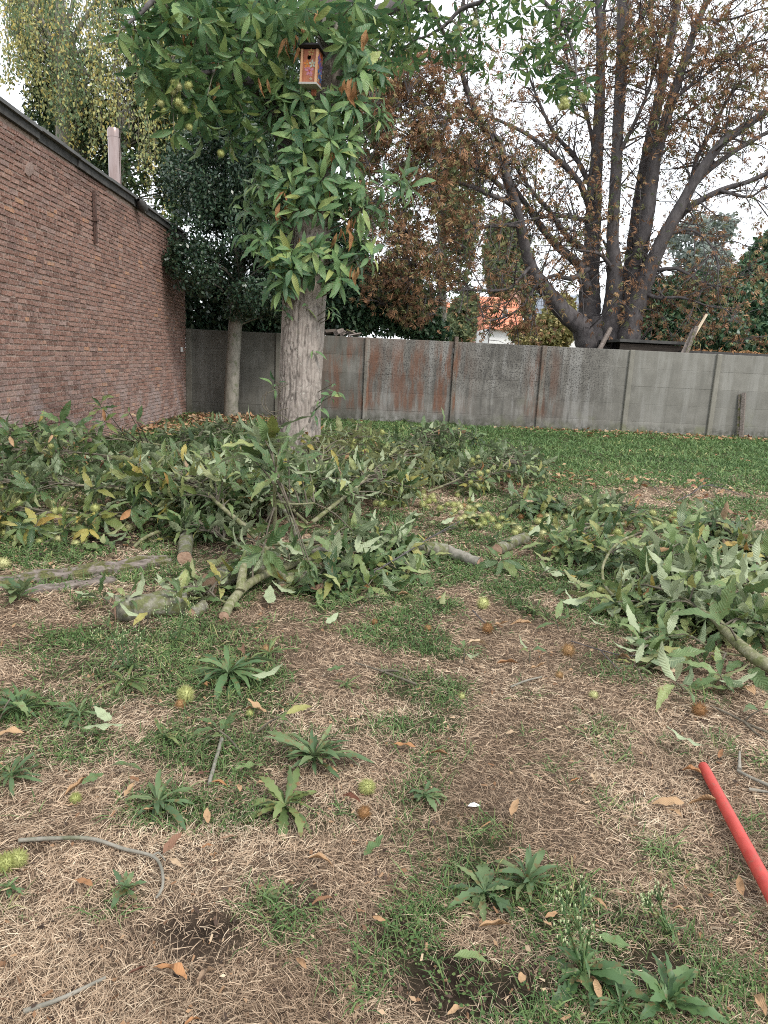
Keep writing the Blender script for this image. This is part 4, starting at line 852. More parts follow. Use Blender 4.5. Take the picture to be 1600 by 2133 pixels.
# ------------------------------------------------------------------ trees and hedges behind
rng = np.random.default_rng(21)
def ell(n, c, r, rng, shell=.0):
    v = rng.normal(0, 1, (n, 3)); v /= np.linalg.norm(v, axis=1)[:, None]; u = rng.random(n)**(1/3.)
    if shell: u = 1-(1-u)*(1-shell)
    return np.asarray(c)+v*u[:, None]*np.asarray(r)
def pell(px, py, Y, rx, ry, dy):
    c = A(px, py, Y); m = mpp(c); return c, (rx*m, dy, ry*m)
def leafcloud(P, size, rng, droop=.3, out=None):
    n = len(P); d = rng.normal(0, 1, (n, 3)); d[:, 2] -= droop; nn = rng.normal(0, .6, (n, 3)); nn[:, 2] += .6
    return mats4(P, d, nn, size*rng.uniform(.6, 1.25, n))
def clumpy(P, scale, thr, rng, w=.12):
    return P[rng.random(len(P)) < np.clip((fbm(P[:, 0]*scale, P[:, 1]*scale, P[:, 2]*scale, o=2)-thr)/w, 0, 1)]
def cloud_tree(name, label, cat, blobs_, n, size, mat, trunk=None, thr=.42, sc=1.3, droop=.3, geos=None, group=None, trunk_mat=None, shell=.35, twigs=True, part='crown'):
    vol = np.array([np.prod(r) for c, r in blobs_])**.8; vol /= vol.sum()
    P = np.vstack([ell(int(n*v*1.6), c, r, rng, shell) for (c, r), v in zip(blobs_, vol)]); P = clumpy(P, sc, thr, rng); P = P[P[:, 2] > .05]
    base = trunk[0][0] if trunk else np.array([blobs_[0][0][0], blobs_[0][0][1], 0]); base = np.array([base[0], base[1], 0])
    t = thing(name, label, cat, base, group)
    o = link(part, scatter_mesh(part, geos or [QUAD], leafcloud(P, size, rng, droop), mat, rng), t); o['kind'] = 'stuff'
    if trunk:
        p, r = smooth_path(trunk[0], trunk[1], .25); g = Geo(); g.tube(p, r, 12, rough=.1); link('trunk', g.mesh('trunk', trunk_mat or M_thin, True), t)
        if twigs:
            g = Geo()
            for q in P[rng.choice(len(P), min(160, len(P)), False)]:
                dd = np.linalg.norm(p-q, axis=1)+np.maximum(0, p[:, 2]-q[2]+.3)*3; a = p[np.argmin(dd)]; m = (a+q)/2+[0, 0, .12]
                pp, rr = smooth_path([a, m, q], [.022, .014, .006], .5); g.tube(pp, rr, 4, False)
            tag(link('twigs', g.mesh('twigs', trunk_mat or M_thin), t), kind='stuff')
    return t
# the dark evergreen in the corner with the thin pale trunk
b0 = G(481, 868); Yh = b0[1]
tr = ([np.array([b0[0], Yh, -.1]), A(483, 800, Yh), A(489, 700, Yh), A(496, 620, Yh), A(500, 480, Yh), A(497, 330, Yh), A(490, 180, Yh), A(480, 40, Yh)], [.17, .155, .145, .14, .12, .10, .08, .05])
hb = [pell(*a) for a in ((470, 490, 15.6, 95, 80, 1.3), (425, 560, 15.2, 75, 62, .9), (545, 590, 15.6, 75, 75, 1.), (500, 330, 15.9, 120, 150, 1.5), (430, 380, 15.8, 90, 100, 1.3), (560, 420, 15.8, 80, 150, 1.2), (470, 180, 16.2, 110, 130, 1.5), (560, 200, 16.2, 110, 140, 1.3), (395, 500, 15.3, 45, 45, .7), (500, 640, 15.9, 40, 30, .5), (600, 640, 15.9, 70, 40, .6), (360, 545, 15.0, 26, 22, .4))]
cloud_tree('holly_tree', 'dark glossy evergreen tree with slim pale trunk in the corner by the brick wall', 'tree', hb, 62000, .085, M_holly, tr, .36, 1.6, .1, trunk_mat=M_thin, shell=.1)
# a dark thicket filling the corner beyond the fence
cloud_tree('evergreen_hedge', 'dark shadowy evergreen thicket beyond the fence corner, behind the slim pale trunk', 'hedge', [pell(*a) for a in ((430, 640, 18.2, 70, 75, .8), (520, 650, 18.4, 90, 60, .8), (610, 600, 18.5, 90, 120, .9), (690, 640, 18.6, 70, 60, .8))], 15000, .16, M_holly, None, .2, 1.2, shell=0.)
cloud_tree('evergreen_hedge', 'dark leafy hedge over the fence right of the chestnut trunk, under the rust leaved boughs', 'hedge', [pell(*a) for a in ((740, 640, 18.7, 60, 60, .8), (800, 620, 18.8, 70, 80, .8), (860, 650, 18.9, 60, 55, .8), (905, 690, 19., 36, 28, .6), (700, 560, 18.9, 80, 90, .8))], 15000, .14, M_lau, None, .25, 1.2, shell=0.)
# weeping birch: strands of small leaves hanging from high boughs
def strand_tree(name, label, spans, mat, Y0, leaf, dens, trunk, cat='tree', tmat=None):
    t = thing(name, label, cat, (trunk[0][0][0], trunk[0][0][1], 0)); Ps = []; tnt = []; g = Geo()
    for (px, ytop, ybot, w, n, col) in spans:
        for i in range(n):
            Y = Y0+rng.normal(0, 1.1); x = px+rng.normal(0, w); a = A(x, ytop+rng.normal(0, 25), Y); b = A(x+rng.normal(0, 9), ytop+(ybot-ytop)*rng.uniform(.55, 1.04), Y)
            L = a[2]-b[2]; m = max(4, int(L*dens)); u = rng.random(m)**.85; sway = rng.normal(0, .12, 2)
            P = a+(b-a)*u[:, None]; P[:, 0] += sway[0]*np.sin(u*3)+rng.normal(0, .055+.08*(1-u), m); P[:, 1] += sway[1]*np.sin(u*3)+rng.normal(0, .06+.08*(1-u), m); Ps.append(P); tnt.append(np.clip(col+rng.normal(0, .16, m)+rng.normal(0, .08), 0, .999))
            g.tube([a, (a+b)/2+[sway[0], sway[1], 0], b], [.008, .006, .003], 3, False)
    P = np.vstack(Ps); n = len(P); d = rng.normal(0, .5, (n, 3)); d[:, 2] -= .9
    tag(link('foliage', scatter_mesh('foliage', [QUAD], mats4(P, d, rng.normal(0, 1, (n, 3)), leaf*rng.uniform(.6, 1.2, n)), mat, rng, tint=np.concatenate(tnt)), t), kind='stuff')
    tag(link('hanging_twigs', g.mesh('hanging_twigs', M_twig), t), kind='stuff')
    for (P_, r_) in [trunk]+[([P0, P1], [.09, .03]) for P0, P1 in [(trunk[0][-2], A(s[0], s[1]-20, Y0)) for s in spans[::3]]]:
        p, r = smooth_path(P_, r_, .4); g = Geo(); g.tube(p, r, 8, rough=.1); link('trunk' if r_[0] > .1 else 'limb', g.mesh('trunk', tmat or M_thin, True), t)
    return t
spans = [(20, -60, 190, 26, 26, .55), (60, -60, 160, 22, 20, .5), (70, 0, 230, 14, 10, .4), (125, 20, 270, 9, 18, .72), (132, 60, 300, 6, 12, .62), (156, 60, 285, 5, 14, .82), (165, -40, 170, 18, 16, .55), (205, -60, 150, 20, 20, .6), (200, 50, 230, 16, 14, .42), (250, -60, 120, 24, 20, .6), (245, 60, 330, 18, 20, .38), (290, -40, 140, 22, 18, .5), (285, 100, 300, 20, 18, .35),
         (320, 40, 420, 18, 26, .5), (350, 120, 460, 16, 20, .38), (300, 240, 400, 18, 14, .3), (375, 60, 380, 18, 16, .42), (330, -50, 120, 26, 22, .6), (40, 60, 230, 22, 14, .35), (90, 120, 270, 16, 10, .3), (190, 180, 330, 14, 12, .3), (160, 240, 330, 16, 8, .45), (180, -60, 60, 60, 24, .7), (60, -60, 60, 50, 20, .6)]
Yb = 22.
strand_tree('weeping_birch', 'weeping birch with curtains of yellowing leaves, high above the brick wall', spans, M_birch, Yb, .105, 27, ([A(133, 600, Yb+.5), A(132, 300, Yb+.5), A(128, 120, Yb+.5), A(123, -60, Yb+.5)], [.26, .22, .17, .1]))
cloud_tree('ivy_clad_tree', 'dark ivy clad tree behind the brick wall, left of the copper coloured pipe', 'tree', [pell(*a) for a in ((100, 120, 24, 50, 130, 1.4), (170, 280, 24, 60, 110, 1.6), (130, 230, 23.5, 50, 90, 1.3), (215, 330, 23.5, 46, 60, 1.2), (85, 210, 24, 30, 50, 1.), (70, 30, 24.5, 36, 90, 1.), (200, 200, 24.5, 40, 80, 1.2))], 10000, .17, M_ivy, ([A(175, 700, 24), A(170, 350, 24), A(165, 180, 24)], [.3, .26, .1]), .4, 1.)
cloud_tree('ivy_clad_tree', 'tall ivy clad tree right of the copper coloured pipe, with thin bare stems', 'tree', [pell(*a) for a in ((270, 340, 21.5, 34, 70, 1.1), (290, 250, 22, 45, 110, 1.3), (330, 200, 22.5, 46, 140, 1.3), (370, 330, 22.5, 50, 110, 1.3), (300, 60, 23, 60, 90, 1.4), (400, 120, 23.5, 70, 140, 1.4), (350, 450, 22, 26, 40, .8))], 15000, .17, M_ivy, ([A(262, 700, 21.5), A(262, 420, 21.5), A(250, 310, 21.5)], [.1, .07, .04]), .43, .9)
cloud_tree('background_tree', 'tall dim green tree filling the gap behind the chestnut crown and the dark evergreen', 'tree', [pell(*a) for a in ((470, 60, 26, 130, 150, 2), (620, 100, 26, 130, 200, 2), (560, 300, 26, 140, 200, 2), (760, 80, 27, 110, 150, 2), (700, 330, 27, 90, 180, 2))], 14000, .26, M_ivy, ([A(600, 800, 26), A(600, 400, 26), A(590, 100, 26)], [.35, .3, .12]), .38, .7)
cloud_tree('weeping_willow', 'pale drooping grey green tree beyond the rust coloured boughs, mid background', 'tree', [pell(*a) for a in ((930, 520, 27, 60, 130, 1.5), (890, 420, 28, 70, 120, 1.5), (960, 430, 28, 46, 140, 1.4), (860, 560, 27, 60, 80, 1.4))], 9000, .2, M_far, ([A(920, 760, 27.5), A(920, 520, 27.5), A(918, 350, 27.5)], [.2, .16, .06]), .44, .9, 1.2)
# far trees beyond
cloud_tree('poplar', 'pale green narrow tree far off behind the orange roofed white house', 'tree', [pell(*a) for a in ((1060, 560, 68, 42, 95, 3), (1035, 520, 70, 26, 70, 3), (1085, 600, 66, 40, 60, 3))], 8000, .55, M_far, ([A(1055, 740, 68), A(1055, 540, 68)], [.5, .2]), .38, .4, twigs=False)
cloud_tree('shrub', 'yellowish green shrub in the far garden, left below the multi-stemmed tree', 'shrub', [pell(*a) for a in ((1110, 698, 34, 46, 24, 1.4), (1150, 690, 34, 46, 40, 1.4), (1165, 650, 36, 30, 36, 1.4))], 7000, .24, leaf_mat('leaf_gold', [(0, (.16, .18, .07)), (.5, (.32, .29, .11)), (1, (.42, .34, .15))], None, .6, veins=False), None, .36, .9)
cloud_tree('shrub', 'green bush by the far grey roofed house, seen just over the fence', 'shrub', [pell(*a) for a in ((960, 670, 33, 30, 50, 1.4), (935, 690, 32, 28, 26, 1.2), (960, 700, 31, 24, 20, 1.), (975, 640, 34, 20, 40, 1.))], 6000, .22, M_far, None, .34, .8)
cloud_tree('conifer', 'misty pale conifer far behind the right hedge', 'tree', [pell(*a) for a in ((1465, 560, 62, 55, 50, 3), (1440, 500, 64, 34, 50, 3), (1490, 480, 64, 26, 30, 3))], 4200, .45, leaf_mat('leaf_mist', [(0, (.20, .25, .22)), (1, (.33, .37, .33))], None, .7, veins=False), ([A(1460, 740, 62), A(1460, 500, 62)], [.5, .15]), .38, .4, twigs=False)  # distant mist is painted into the leaf colour as paleness
cloud_tree('deciduous_tree', 'dark green broad tree at the right edge behind the laurel hedge', 'tree', [pell(*a) for a in ((1580, 600, 34, 60, 70, 2), (1610, 560, 34, 50, 80, 2), (1650, 640, 34, 70, 90, 2), (1540, 640, 33, 40, 45, 2))], 9000, .3, M_lau, ([A(1590, 760, 34), A(1590, 600, 34)], [.3, .15]), .34, .7, twigs=False)
cloud_tree('laurel_hedge', 'dark green laurel hedge behind the sheds, speckled with rust coloured leaves', 'hedge', [pell(*a) for a in ((1350, 650, 22.5, 60, 75, 1.1), (1420, 640, 22.8, 60, 75, 1.1), (1490, 650, 23, 60, 80, 1.1), (1560, 665, 23, 60, 75, 1.1), (1640, 660, 23, 70, 90, 1.1), (1390, 690, 22., 120, 50, .8), (1540, 705, 22., 120, 45, .8), (1320, 700, 22, 40, 40, .6))], 16000, .19, M_lau, None, .28, 1., shell=.05)

# ------------------------------------------------------------------ the multi-stemmed horse chestnut with rusty leaves
rng = np.random.default_rng(33)
YH = 20.
hc = thing('horse_chestnut_tree', 'large many-stemmed tree with rust brown leaves behind the concrete fence', 'tree', (A(1250, 860, YH)[0], YH, 0))
ST = [  # stems traced as px, py, width px, with depth at start and end
    ([(1232, 790, 56), (1214, 690, 47), (1180, 656, 42), (1138, 605, 35), (1108, 560, 29), (1090, 500, 26), (1076, 430, 24), (1056, 372, 22), (1040, 300, 20), (1010, 268, 18), (985, 220, 16), (965, 160, 14), (952, 90, 12), (962, 20, 10), (980, -60, 7)], 19.6, 17.5),
    ([(1068, 425, 14), (1020, 405, 12), (975, 386, 10), (920, 374, 8), (870, 380, 5)], 18.6, 17.2), ([(1048, 392, 14), (1010, 360, 12), (975, 343, 10), (915, 318, 8), (850, 285, 5), (800, 280, 3)], 18.4, 16.8),
    ([(1042, 292, 12), (1005, 262, 10), (960, 246, 8), (900, 246, 6), (840, 262, 4)], 18, 16.9), ([(1085, 470, 10), (1040, 470, 9), (985, 478, 7), (930, 500, 4)], 18.6, 17.6), ([(1105, 555, 9), (1060, 600, 7), (1000, 605, 6), (940, 600, 4)], 18.9, 17.8), ([(1120, 590, 9), (1085, 640, 6), (1050, 660, 5), (1010, 670, 3)], 19, 18.),
    ([(1235, 800, 70), (1230, 700, 56), (1228, 600, 46), (1234, 500, 42), (1238, 400, 38), (1245, 300, 31), (1250, 200, 27), (1251, 100, 22), (1246, 0, 18), (1240, -120, 12)], 20.1, 20.6),
    ([(1275, 800, 66), (1272, 700, 56), (1281, 600, 42), (1276, 500, 32), (1281, 400, 30), (1286, 300, 28), (1292, 180, 29), (1297, 100, 31), (1298, 20, 32), (1300, -80, 28), (1303, -200, 20)], 19.7, 19.4),
    ([(1285, 800, 60), (1292, 700, 46), (1308, 600, 36), (1320, 500, 32), (1334, 400, 30), (1352, 300, 28), (1374, 200, 26), (1394, 100, 22), (1412, 0, 18), (1430, -120, 12)], 20.2, 20.8),
    ([(1295, 800, 60), (1303, 700, 48), (1320, 600, 38), (1340, 500, 34), (1352, 430, 34), (1366, 330, 30), (1396, 220, 26), (1425, 130, 22), (1450, 55, 18), (1482, -20, 14), (1520, -120, 9)], 19.6, 19.2),
    ([(1300, 800, 60), (1312, 690, 50), (1342, 590, 40), (1378, 505, 36), (1408, 448, 31), (1450, 372, 26), (1500, 302, 23), (1560, 258, 20), (1610, 222, 17), (1680, 165, 12), (1760, 100, 7)], 19.4, 18.),
    ([(1395, 470, 22), (1440, 430, 17), (1500, 397, 14), (1560, 378, 12), (1640, 345, 9), (1720, 330, 5)], 19.1, 18.), ([(1425, 410, 18), (1470, 360, 15), (1530, 315, 13), (1590, 280, 10), (1670, 240, 6)], 19.1, 20), ([(1500, 397, 9), (1560, 410, 7), (1600, 390, 5), (1660, 400, 3)], 18.6, 18),
    ([(1440, 390, 14), (1452, 330, 11), (1490, 260, 9), (1520, 200, 7), (1560, 160, 5), (1610, 130, 3)], 19.2, 20.5), ([(1385, 490, 10), (1440, 480, 7), (1480, 510, 5), (1500, 560, 3)], 19, 18),
    ([(1222, 600, 26), (1205, 552, 24), (1160, 512, 21), (1120, 462, 17), (1090, 418, 14), (1066, 380, 10), (1040, 330, 6)], 19.8, 19), ([(1215, 520, 20), (1180, 490, 16), (1145, 440, 13), (1110, 400, 10), (1075, 350, 6)], 19.8, 18.8),
    ([(1232, 440, 20), (1205, 378, 15), (1150, 320, 12), (1095, 278, 10), (1020, 244, 7), (960, 235, 4)], 20.2, 19), ([(1236, 400, 16), (1200, 330, 12), (1160, 285, 10), (1135, 240, 8), (1110, 180, 6), (1090, 120, 4)], 20.4, 20), ([(1228, 460, 12), (1170, 450, 10), (1120, 455, 7), (1060, 470, 4)], 19.9, 18.6), ([(1226, 560, 14), (1190, 580, 11), (1150, 575, 8), (1110, 600, 5)], 19.7, 18.7),
    ([(1240, 330, 12), (1225, 250, 10), (1195, 160, 8), (1170, 80, 6), (1160, 0, 4)], 20.5, 21), ([(1250, 160, 12), (1262, 90, 10), (1258, 20, 8), (1270, -60, 5)], 20.6, 21), ([(1285, 330, 12), (1320, 260, 10), (1350, 190, 8), (1370, 120, 6), (1380, 40, 4)], 19.5, 18.5),
    ([(1345, 320, 12), (1390, 270, 9), (1440, 230, 7), (1500, 180, 5), (1540, 120, 3)], 20, 21.5), ([(1290, 200, 12), (1310, 90, 10), (1335, 40, 8), (1365, 0, 6), (1390, -50, 4)], 19.3, 18.6), ([(1400, 210, 10), (1450, 170, 8), (1510, 130, 6), (1570, 90, 4), (1620, 80, 3)], 19.2, 18), ([(1380, 170, 10), (1370, 90, 8), (1350, 30, 6), (1340, -40, 4)], 20.6, 21.5), ([(1460, 40, 8), (1520, 40, 6), (1580, 20, 4)], 19.2, 18.5),
    ([(1275, 560, 12), (1250, 530, 9), (1200, 520, 5)], 19.5, 19), ([(1330, 520, 14), (1360, 560, 10), (1410, 560, 8), (1470, 590, 5), (1530, 600, 3)], 19.3, 18.3), ([(1318, 600, 12), (1370, 620, 9), (1420, 620, 6), (1480, 640, 4)], 19.2, 18.2)]
SP = []
for i, (pxs, ya, yb) in enumerate(ST):
    pxs = [(a, b, w*(.8 if b < 560 else .9)) for a, b, w in pxs]
    Ys = np.linspace(ya, yb, len(pxs)); p, r = limb(hc, 'stem' if pxs[0][2] >= 40 else 'branch', pxs, M_hcb, Ys, rough=.1 if pxs[0][2] >= 40 else .07, sides=18 if pxs[0][2] >= 40 else 8, step=.1)
    SP.append((p, r))
# flared foot where the stems join
p, r, g = limb(hc, 'trunk', [(1250, 900, 104), (1247, 780, 96), (1246, 710, 82), (1250, 660, 60)], M_hcb, [20, 20, 20, 20], .12, 24, .12, True); link('trunk', g.mesh('trunk', M_hcb, True), hc)
tw = Geo(); tips = []
for bi, (p, r) in enumerate(SP):
    L = len(p)
    for j in range(2, L):
        rad = r[j]
        if rng.random() < (.16 if rad > .12 else .6):
            q = p[j]; d0 = unit(p[j]-p[j-1]); dirv = unit(d0*.6+rng.normal(0, .75, 3)+[0, 0, .05]); ln = rng.uniform(.5, 1.6)*(1.25 if rad > .1 else .85); sag = rng.uniform(-.5, .35)
            m1 = q+dirv*ln*.5+[0, 0, .05]; e = q+dirv*ln+[0, 0, sag*ln*.6]
            a, b = smooth_path([q, m1, e], [min(.03, rad*.55), .015, .006], .22); tw.tube(a, b, 5, False)
            tips += [e, a[int(len(a)*.6)], a[int(len(a)*.8)]]
            for kx in range(rng.integers(2, 6)):
                s = a[rng.integers(len(a)//3, len(a))]; e2 = s+unit(dirv+rng.normal(0, .8, 3))*rng.uniform(.25, .8); e2[2] += rng.uniform(-.25, .15)
                tw.tube([s, (s+e2)/2+[0, 0, .04], e2], [.009, .006, .003], 4, False); tips += [e2, (s+e2)/2]
    tips.append(p[-1])
tips = np.array(tips)
def palm(sd, n=5):
    rg = np.random.default_rng(sd); V, Q = [], []
    for i in range(n):
        a = (i-(n-1)/2)*.62+rg.normal(0, .12); l = 1-.12*abs(i-(n-1)/2)+rg.normal(0, .08); w = rg.uniform(.08, .14); dz = -rg.uniform(.25, .9); cu = rg.uniform(-.25, .1)
        c, s = math.cos(a), math.sin(a); pt = lambda u, v, z: [u*s+v*c, u*c-v*s, z]
        k0 = len(V); V += [pt(.05, 0, 0), pt(l*.6, -w, dz*.35+.05), pt(l*.62, 0, dz*.35-.05), pt(l*.6, w, dz*.35+.05), pt(l*(1+cu), rg.normal(0, .08), dz)]; Q += [[k0, k0+2, k0+4, k0+1], [k0, k0+3, k0+4, k0+2]]
    return np.array(V), np.array(Q), np.zeros((len(V), 2))
PALM = [palm(i) for i in range(6)]; PALM_M = [mesh('leaf', V, Q, None, M_hc, None, U) for V, Q, U in PALM]
n1 = 8500; P1 = tips[rng.integers(0, len(tips), n1)]+rng.normal(0, .26, (n1, 3))
# the dense rusty curtain on the left, and the low sprays over the hedge
D = []
for (px, py, Y, rx, ry, dy, n) in ((850, 220, 17.2, 100, 75, 1., 520), (900, 160, 17.4, 90, 50, .9, 340), (800, 300, 17., 80, 70, .9, 420), (880, 330, 17.2, 100, 60, .9, 420), (940, 270, 17.6, 70, 70, .9, 320), (850, 430, 17.2, 90, 70, .9, 420), (820, 520, 17.2, 80, 70, .8, 360), (880, 570, 17.4, 70, 60, .8, 320), (950, 500, 17.7, 60, 90, .8, 240), (780, 200, 16.9, 50, 60, .7, 220), (860, 640, 17.6, 50, 40, .6, 150), (760, 420, 17., 45, 80, .7, 180), (790, 610, 17.4, 50, 40, .6, 110),
    (1000, 330, 18, 50, 60, .7, 100), (1000, 180, 18, 60, 80, .8, 120), (1400, 610, 19.5, 90, 40, .7, 60), (1500, 640, 19.5, 90, 55, .7, 75), (1580, 620, 19.5, 60, 60, .7, 50), (1350, 650, 19.3, 50, 40, .6, 50), (1450, 690, 19., 90, 26, .6, 60), (1570, 710, 19., 60, 20, .6, 40), (1540, 560, 19.5, 60, 30, .6, 40), (1060, 645, 18.4, 55, 40, .6, 130), (1110, 690, 18.6, 50, 24, .5, 60), (1180, 530, 19, 60, 40, .6, 30), (1280, 400, 18.9, 60, 120, .5, 50), (1300, 620, 18.9, 50, 40, .4, 30),
    (1400, 120, 18.5, 120, 110, 1.5, 260), (1530, 80, 18.5, 100, 90, 1.5, 330), (1560, 200, 18.8, 70, 80, 1.2, 190), (1330, 60, 18.5, 90, 70, 1.2, 140), (1200, 110, 19, 110, 100, 1.2, 140), (1460, 260, 19, 90, 70, 1.2, 120)):
    c, r_ = pell(px, py, Y, rx, ry, dy); n = int(n*(2.0 if px < 1000 else 1.7)); D.append(clumpy(ell(int(n*2.0), c, np.array(r_)*1.12, rng), 2.3, .36, rng, .3)[:n])
P2 = np.vstack(D)
g_ = tw    # fine twigs carrying the dense leaves
for q in P2[rng.choice(len(P2), 2200, False)]:
    dd = np.linalg.norm(tips-q, axis=1); a = tips[np.argmin(dd)]
    if dd.min() < 1.8: tw.tube([a, (a+q)/2+[0, 0, .06], q], [.008, .006, .003], 4, False)
P = np.vstack([P1, P2]); n = len(P); d = rng.normal(0, .7, (n, 3)); d[:, 2] -= .5; nn = rng.normal(0, .6, (n, 3)); nn[:, 2] += .4
Mh = mats4(P, d, nn, rng.uniform(.06, .15, n)*np.where(P[:, 1] > 18.3, 1.15, 1.))
split_leaves(hc, Mh, PALM_M, PALM, M_hc, rng, 300, score=np.where(P[:, 1] < 19.5, 1, .8))
tag(link('twigs', tw.mesh('twigs', M_hcb), hc), kind='stuff')
# ------------------------------------------------------------------ cut boughs heaped on the lawn
rng = np.random.default_rng(77)
PILE = 'cut chestnut boughs heaped on the lawn'
def GP(px, py, z): p = G(px, py, z); p[2] = z+float(gz(p[0], p[1])); return p
def fix_low(ros, lift=.012):
    o = []
    for (p, d, nn, L) in ros:
        p = np.array(p, float); g0 = float(gz(p[0], p[1])); p[2] = max(p[2], g0+lift); low = -(p[2]-g0-lift*.6)/L
        d = np.array(d, float)
        if d[2] < low: d = unit([d[0], d[1], 0])*math.sqrt(max(0, 1-low*low)) + np.array([0, 0, low])
        if p[2]-g0 < .12 and nn[2] < .2: nn = np.array([nn[0]*.4, nn[1]*.4, 1.])*(1 if rng.random() < .65 else -1)
        o.append((p, d, nn, L))
    return o
def put_leaves(owner, ros, pals, brown=.03, lift=.014):
    M = to_M(fix_low(ros, lift)); pk = list(pals)
    for m in M:
        if rng.random() < brown: me = DRY[rng.integers(len(DRY))]; m = m.copy(); m[:3, :3] *= .62
        else: me = LS[pk[rng.integers(len(pk))]][rng.integers(6)]
        link('leaf', me, owner, Matrix(m.tolist()))
def bough(label, path, ntw, pals, hmax=.5, sp=.4, tl=(.2, .55), k=(5, 8), L=(.15, .24), burs=0, cut=True, mat=None, up=.35, brown=.03, group=PILE, extra=(), flip=0., name='cut_bough', cat='cut branch', tips=(), dens=0):
    """path: (px, py, height, radius). Side twigs carry whorls of leaves; tips are extra whorls at given places."""
    zs = 1. if extra or name != 'cut_bough' else .84
    hmax *= zs; P = np.array([GP(a, b, z*zs) for a, b, z, r in path]); rr = np.array([r for *_, r in path]); base = P[0]
    t = thing(name, label, cat, base, group)
    p, r = smooth_path(P, rr, .035); g = Geo(); V, Q, _ = tube_geo(p, r, 10 if rr[0] > .015 else 6, .07); g.add(V, Q)
    link('stem', g.mesh('stem', mat or M_bough, True), t)
    if cut:
        S = 14; T_, U_, W_ = frames(p); th = np.arange(S)*2*np.pi/S; ring = p[0]-T_[0]*.003+(U_[0][None]*np.cos(th)[:, None]+W_[0][None]*np.sin(th)[:, None])*r[0]*1.01
        link('cut_end', mesh('cut_end', np.vstack([ring, p[0]-T_[0]*.005]), None, [[(i+1) % S, i, S] for i in range(S)], M_cut), t)
    ros = []; tw = Geo(); ends = []
    paths = [(p, r)]
    for ex in extra:
        E = np.array([GP(a, b, z) for a, b, z, _ in ex]); er = np.array([q for *_, q in ex]); ep, er = smooth_path(E, er, .035); g = Geo(); g.tube(ep, er, 8, rough=.07); link('side_stem', g.mesh('side_stem', mat or M_bough, True), t); paths.append((ep, er))
    wts = np.array([len(q[0]) for q in paths], float); wts /= wts.sum()
    for i in range(int(ntw*(dens if dens else 1.7))):
        pp, pr = paths[rng.choice(len(paths), p=wts)]; j = int(len(pp)*(.25+.75*rng.random()**.8)); j = min(j, len(pp)-1)
        q = pp[j]; d0 = unit(pp[min(j+1, len(pp)-1)]-pp[max(j-1, 0)]); side = np.cross(d0, [0, 0, 1.]); side *= rng.choice([-1, 1])
        ln = rng.uniform(*tl); dv = unit(d0*rng.uniform(.1, .9)+side*rng.uniform(.1, 1.)*sp/.4+np.array([0, 0, rng.uniform(-.25, 1.)*up])); e = q+dv*ln; e[2] = np.clip(e[2], .04, hmax*rng.uniform(.5, .92))
        m = (q+e)/2+[0, 0, .03]; a, b = smooth_path([q, m, e], [min(.008, pr[j]), .005, .0035], .08); tw.tube(a, b, 5, False)
        ros += rosette(e, unit(e-m+[0, 0, .12]), rng.integers(*k)+1, rng.uniform(*L)*1.06, rng, .22, 35, 95)
        if ln > .3: ros += rosette(m, unit(e-q), 2, rng.uniform(*L)*.9, rng, .3, 50, 90)
        ends.append(e)
    for (px, py, z, kk, Ls) in tips:
        e = GP(px, py, z*(.5+.5*zs)); dd = [np.linalg.norm(pp-e, axis=1).min() for pp, _ in paths]; pp = paths[int(np.argmin(dd))][0]; q = pp[np.argmin(np.linalg.norm(pp-e, axis=1))]
        a, b = smooth_path([q, (q+e)/2+[0, 0, .03], e], [.007, .005, .004], .08); tw.tube(a, b, 5, False); ros += rosette(e, unit(e-q+[0, -.1, .25]), kk, Ls, rng, .2, 30, 90)
    e = p[-1]; ros += rosette(e, unit(p[-1]-p[-3]+[0, 0, .1]), rng.integers(*k), rng.uniform(*L), rng, .2, 30, 90)
    if flip: ros = [(q, d, (-np.asarray(n) if rng.random() < flip else n), l) for (q, d, n, l) in ros]
    put_leaves(t, ros, pals, brown)
    if tw.n: link('twig', tw.mesh('twig', M_twig, True), t)['kind'] = 'stuff'
    for i in range(burs):
        e = ends[rng.integers(len(ends))]
        for kx in range(rng.integers(1, 4)):
            q = e+rng.normal(0, .045, 3); q[2] = max(q[2], .04); link('bur', BUR[rng.integers(4)], t, Matrix.Translation(q) @ rotM(rng) @ Matrix.Scale(rng.uniform(.032, .044), 4))
    return t
D_, M_, Y_3 = 'dark', 'mid', 'yel'
# heap on the left, in front of the brick wall
bough('dark leaved cut bough along the middle of the left heap, dotted with green burs', [(450, 1035, .12, .022), (340, 1030, .22, .018), (200, 1015, .32, .013), (70, 1005, .34, .008), (-20, 1000, .32, .005)], 24, [D_, D_, D_, M_], .42, .42, burs=15, L=(.16, .24))
bough('dark glossy leaved cut bough on the crest of the left heap beside the brick wall', [(470, 985, .2, .02), (350, 970, .36, .016), (210, 950, .42, .012), (80, 935, .46, .008), (0, 925, .5, .005)], 24, [D_, D_, D_, M_], .52, .42, burs=9, L=(.16, .24))
bough('cut bough with yellowing leaves and clustered burs at the front edge of the left heap', [(400, 1085, .06, .016), (300, 1080, .1, .013), (180, 1070, .16, .01), (70, 1065, .2, .008), (-30, 1060, .2, .005)], 20, [Y_3, Y_3, D_, M_], .26, .34, burs=16, tl=(.15, .4), L=(.14, .22))
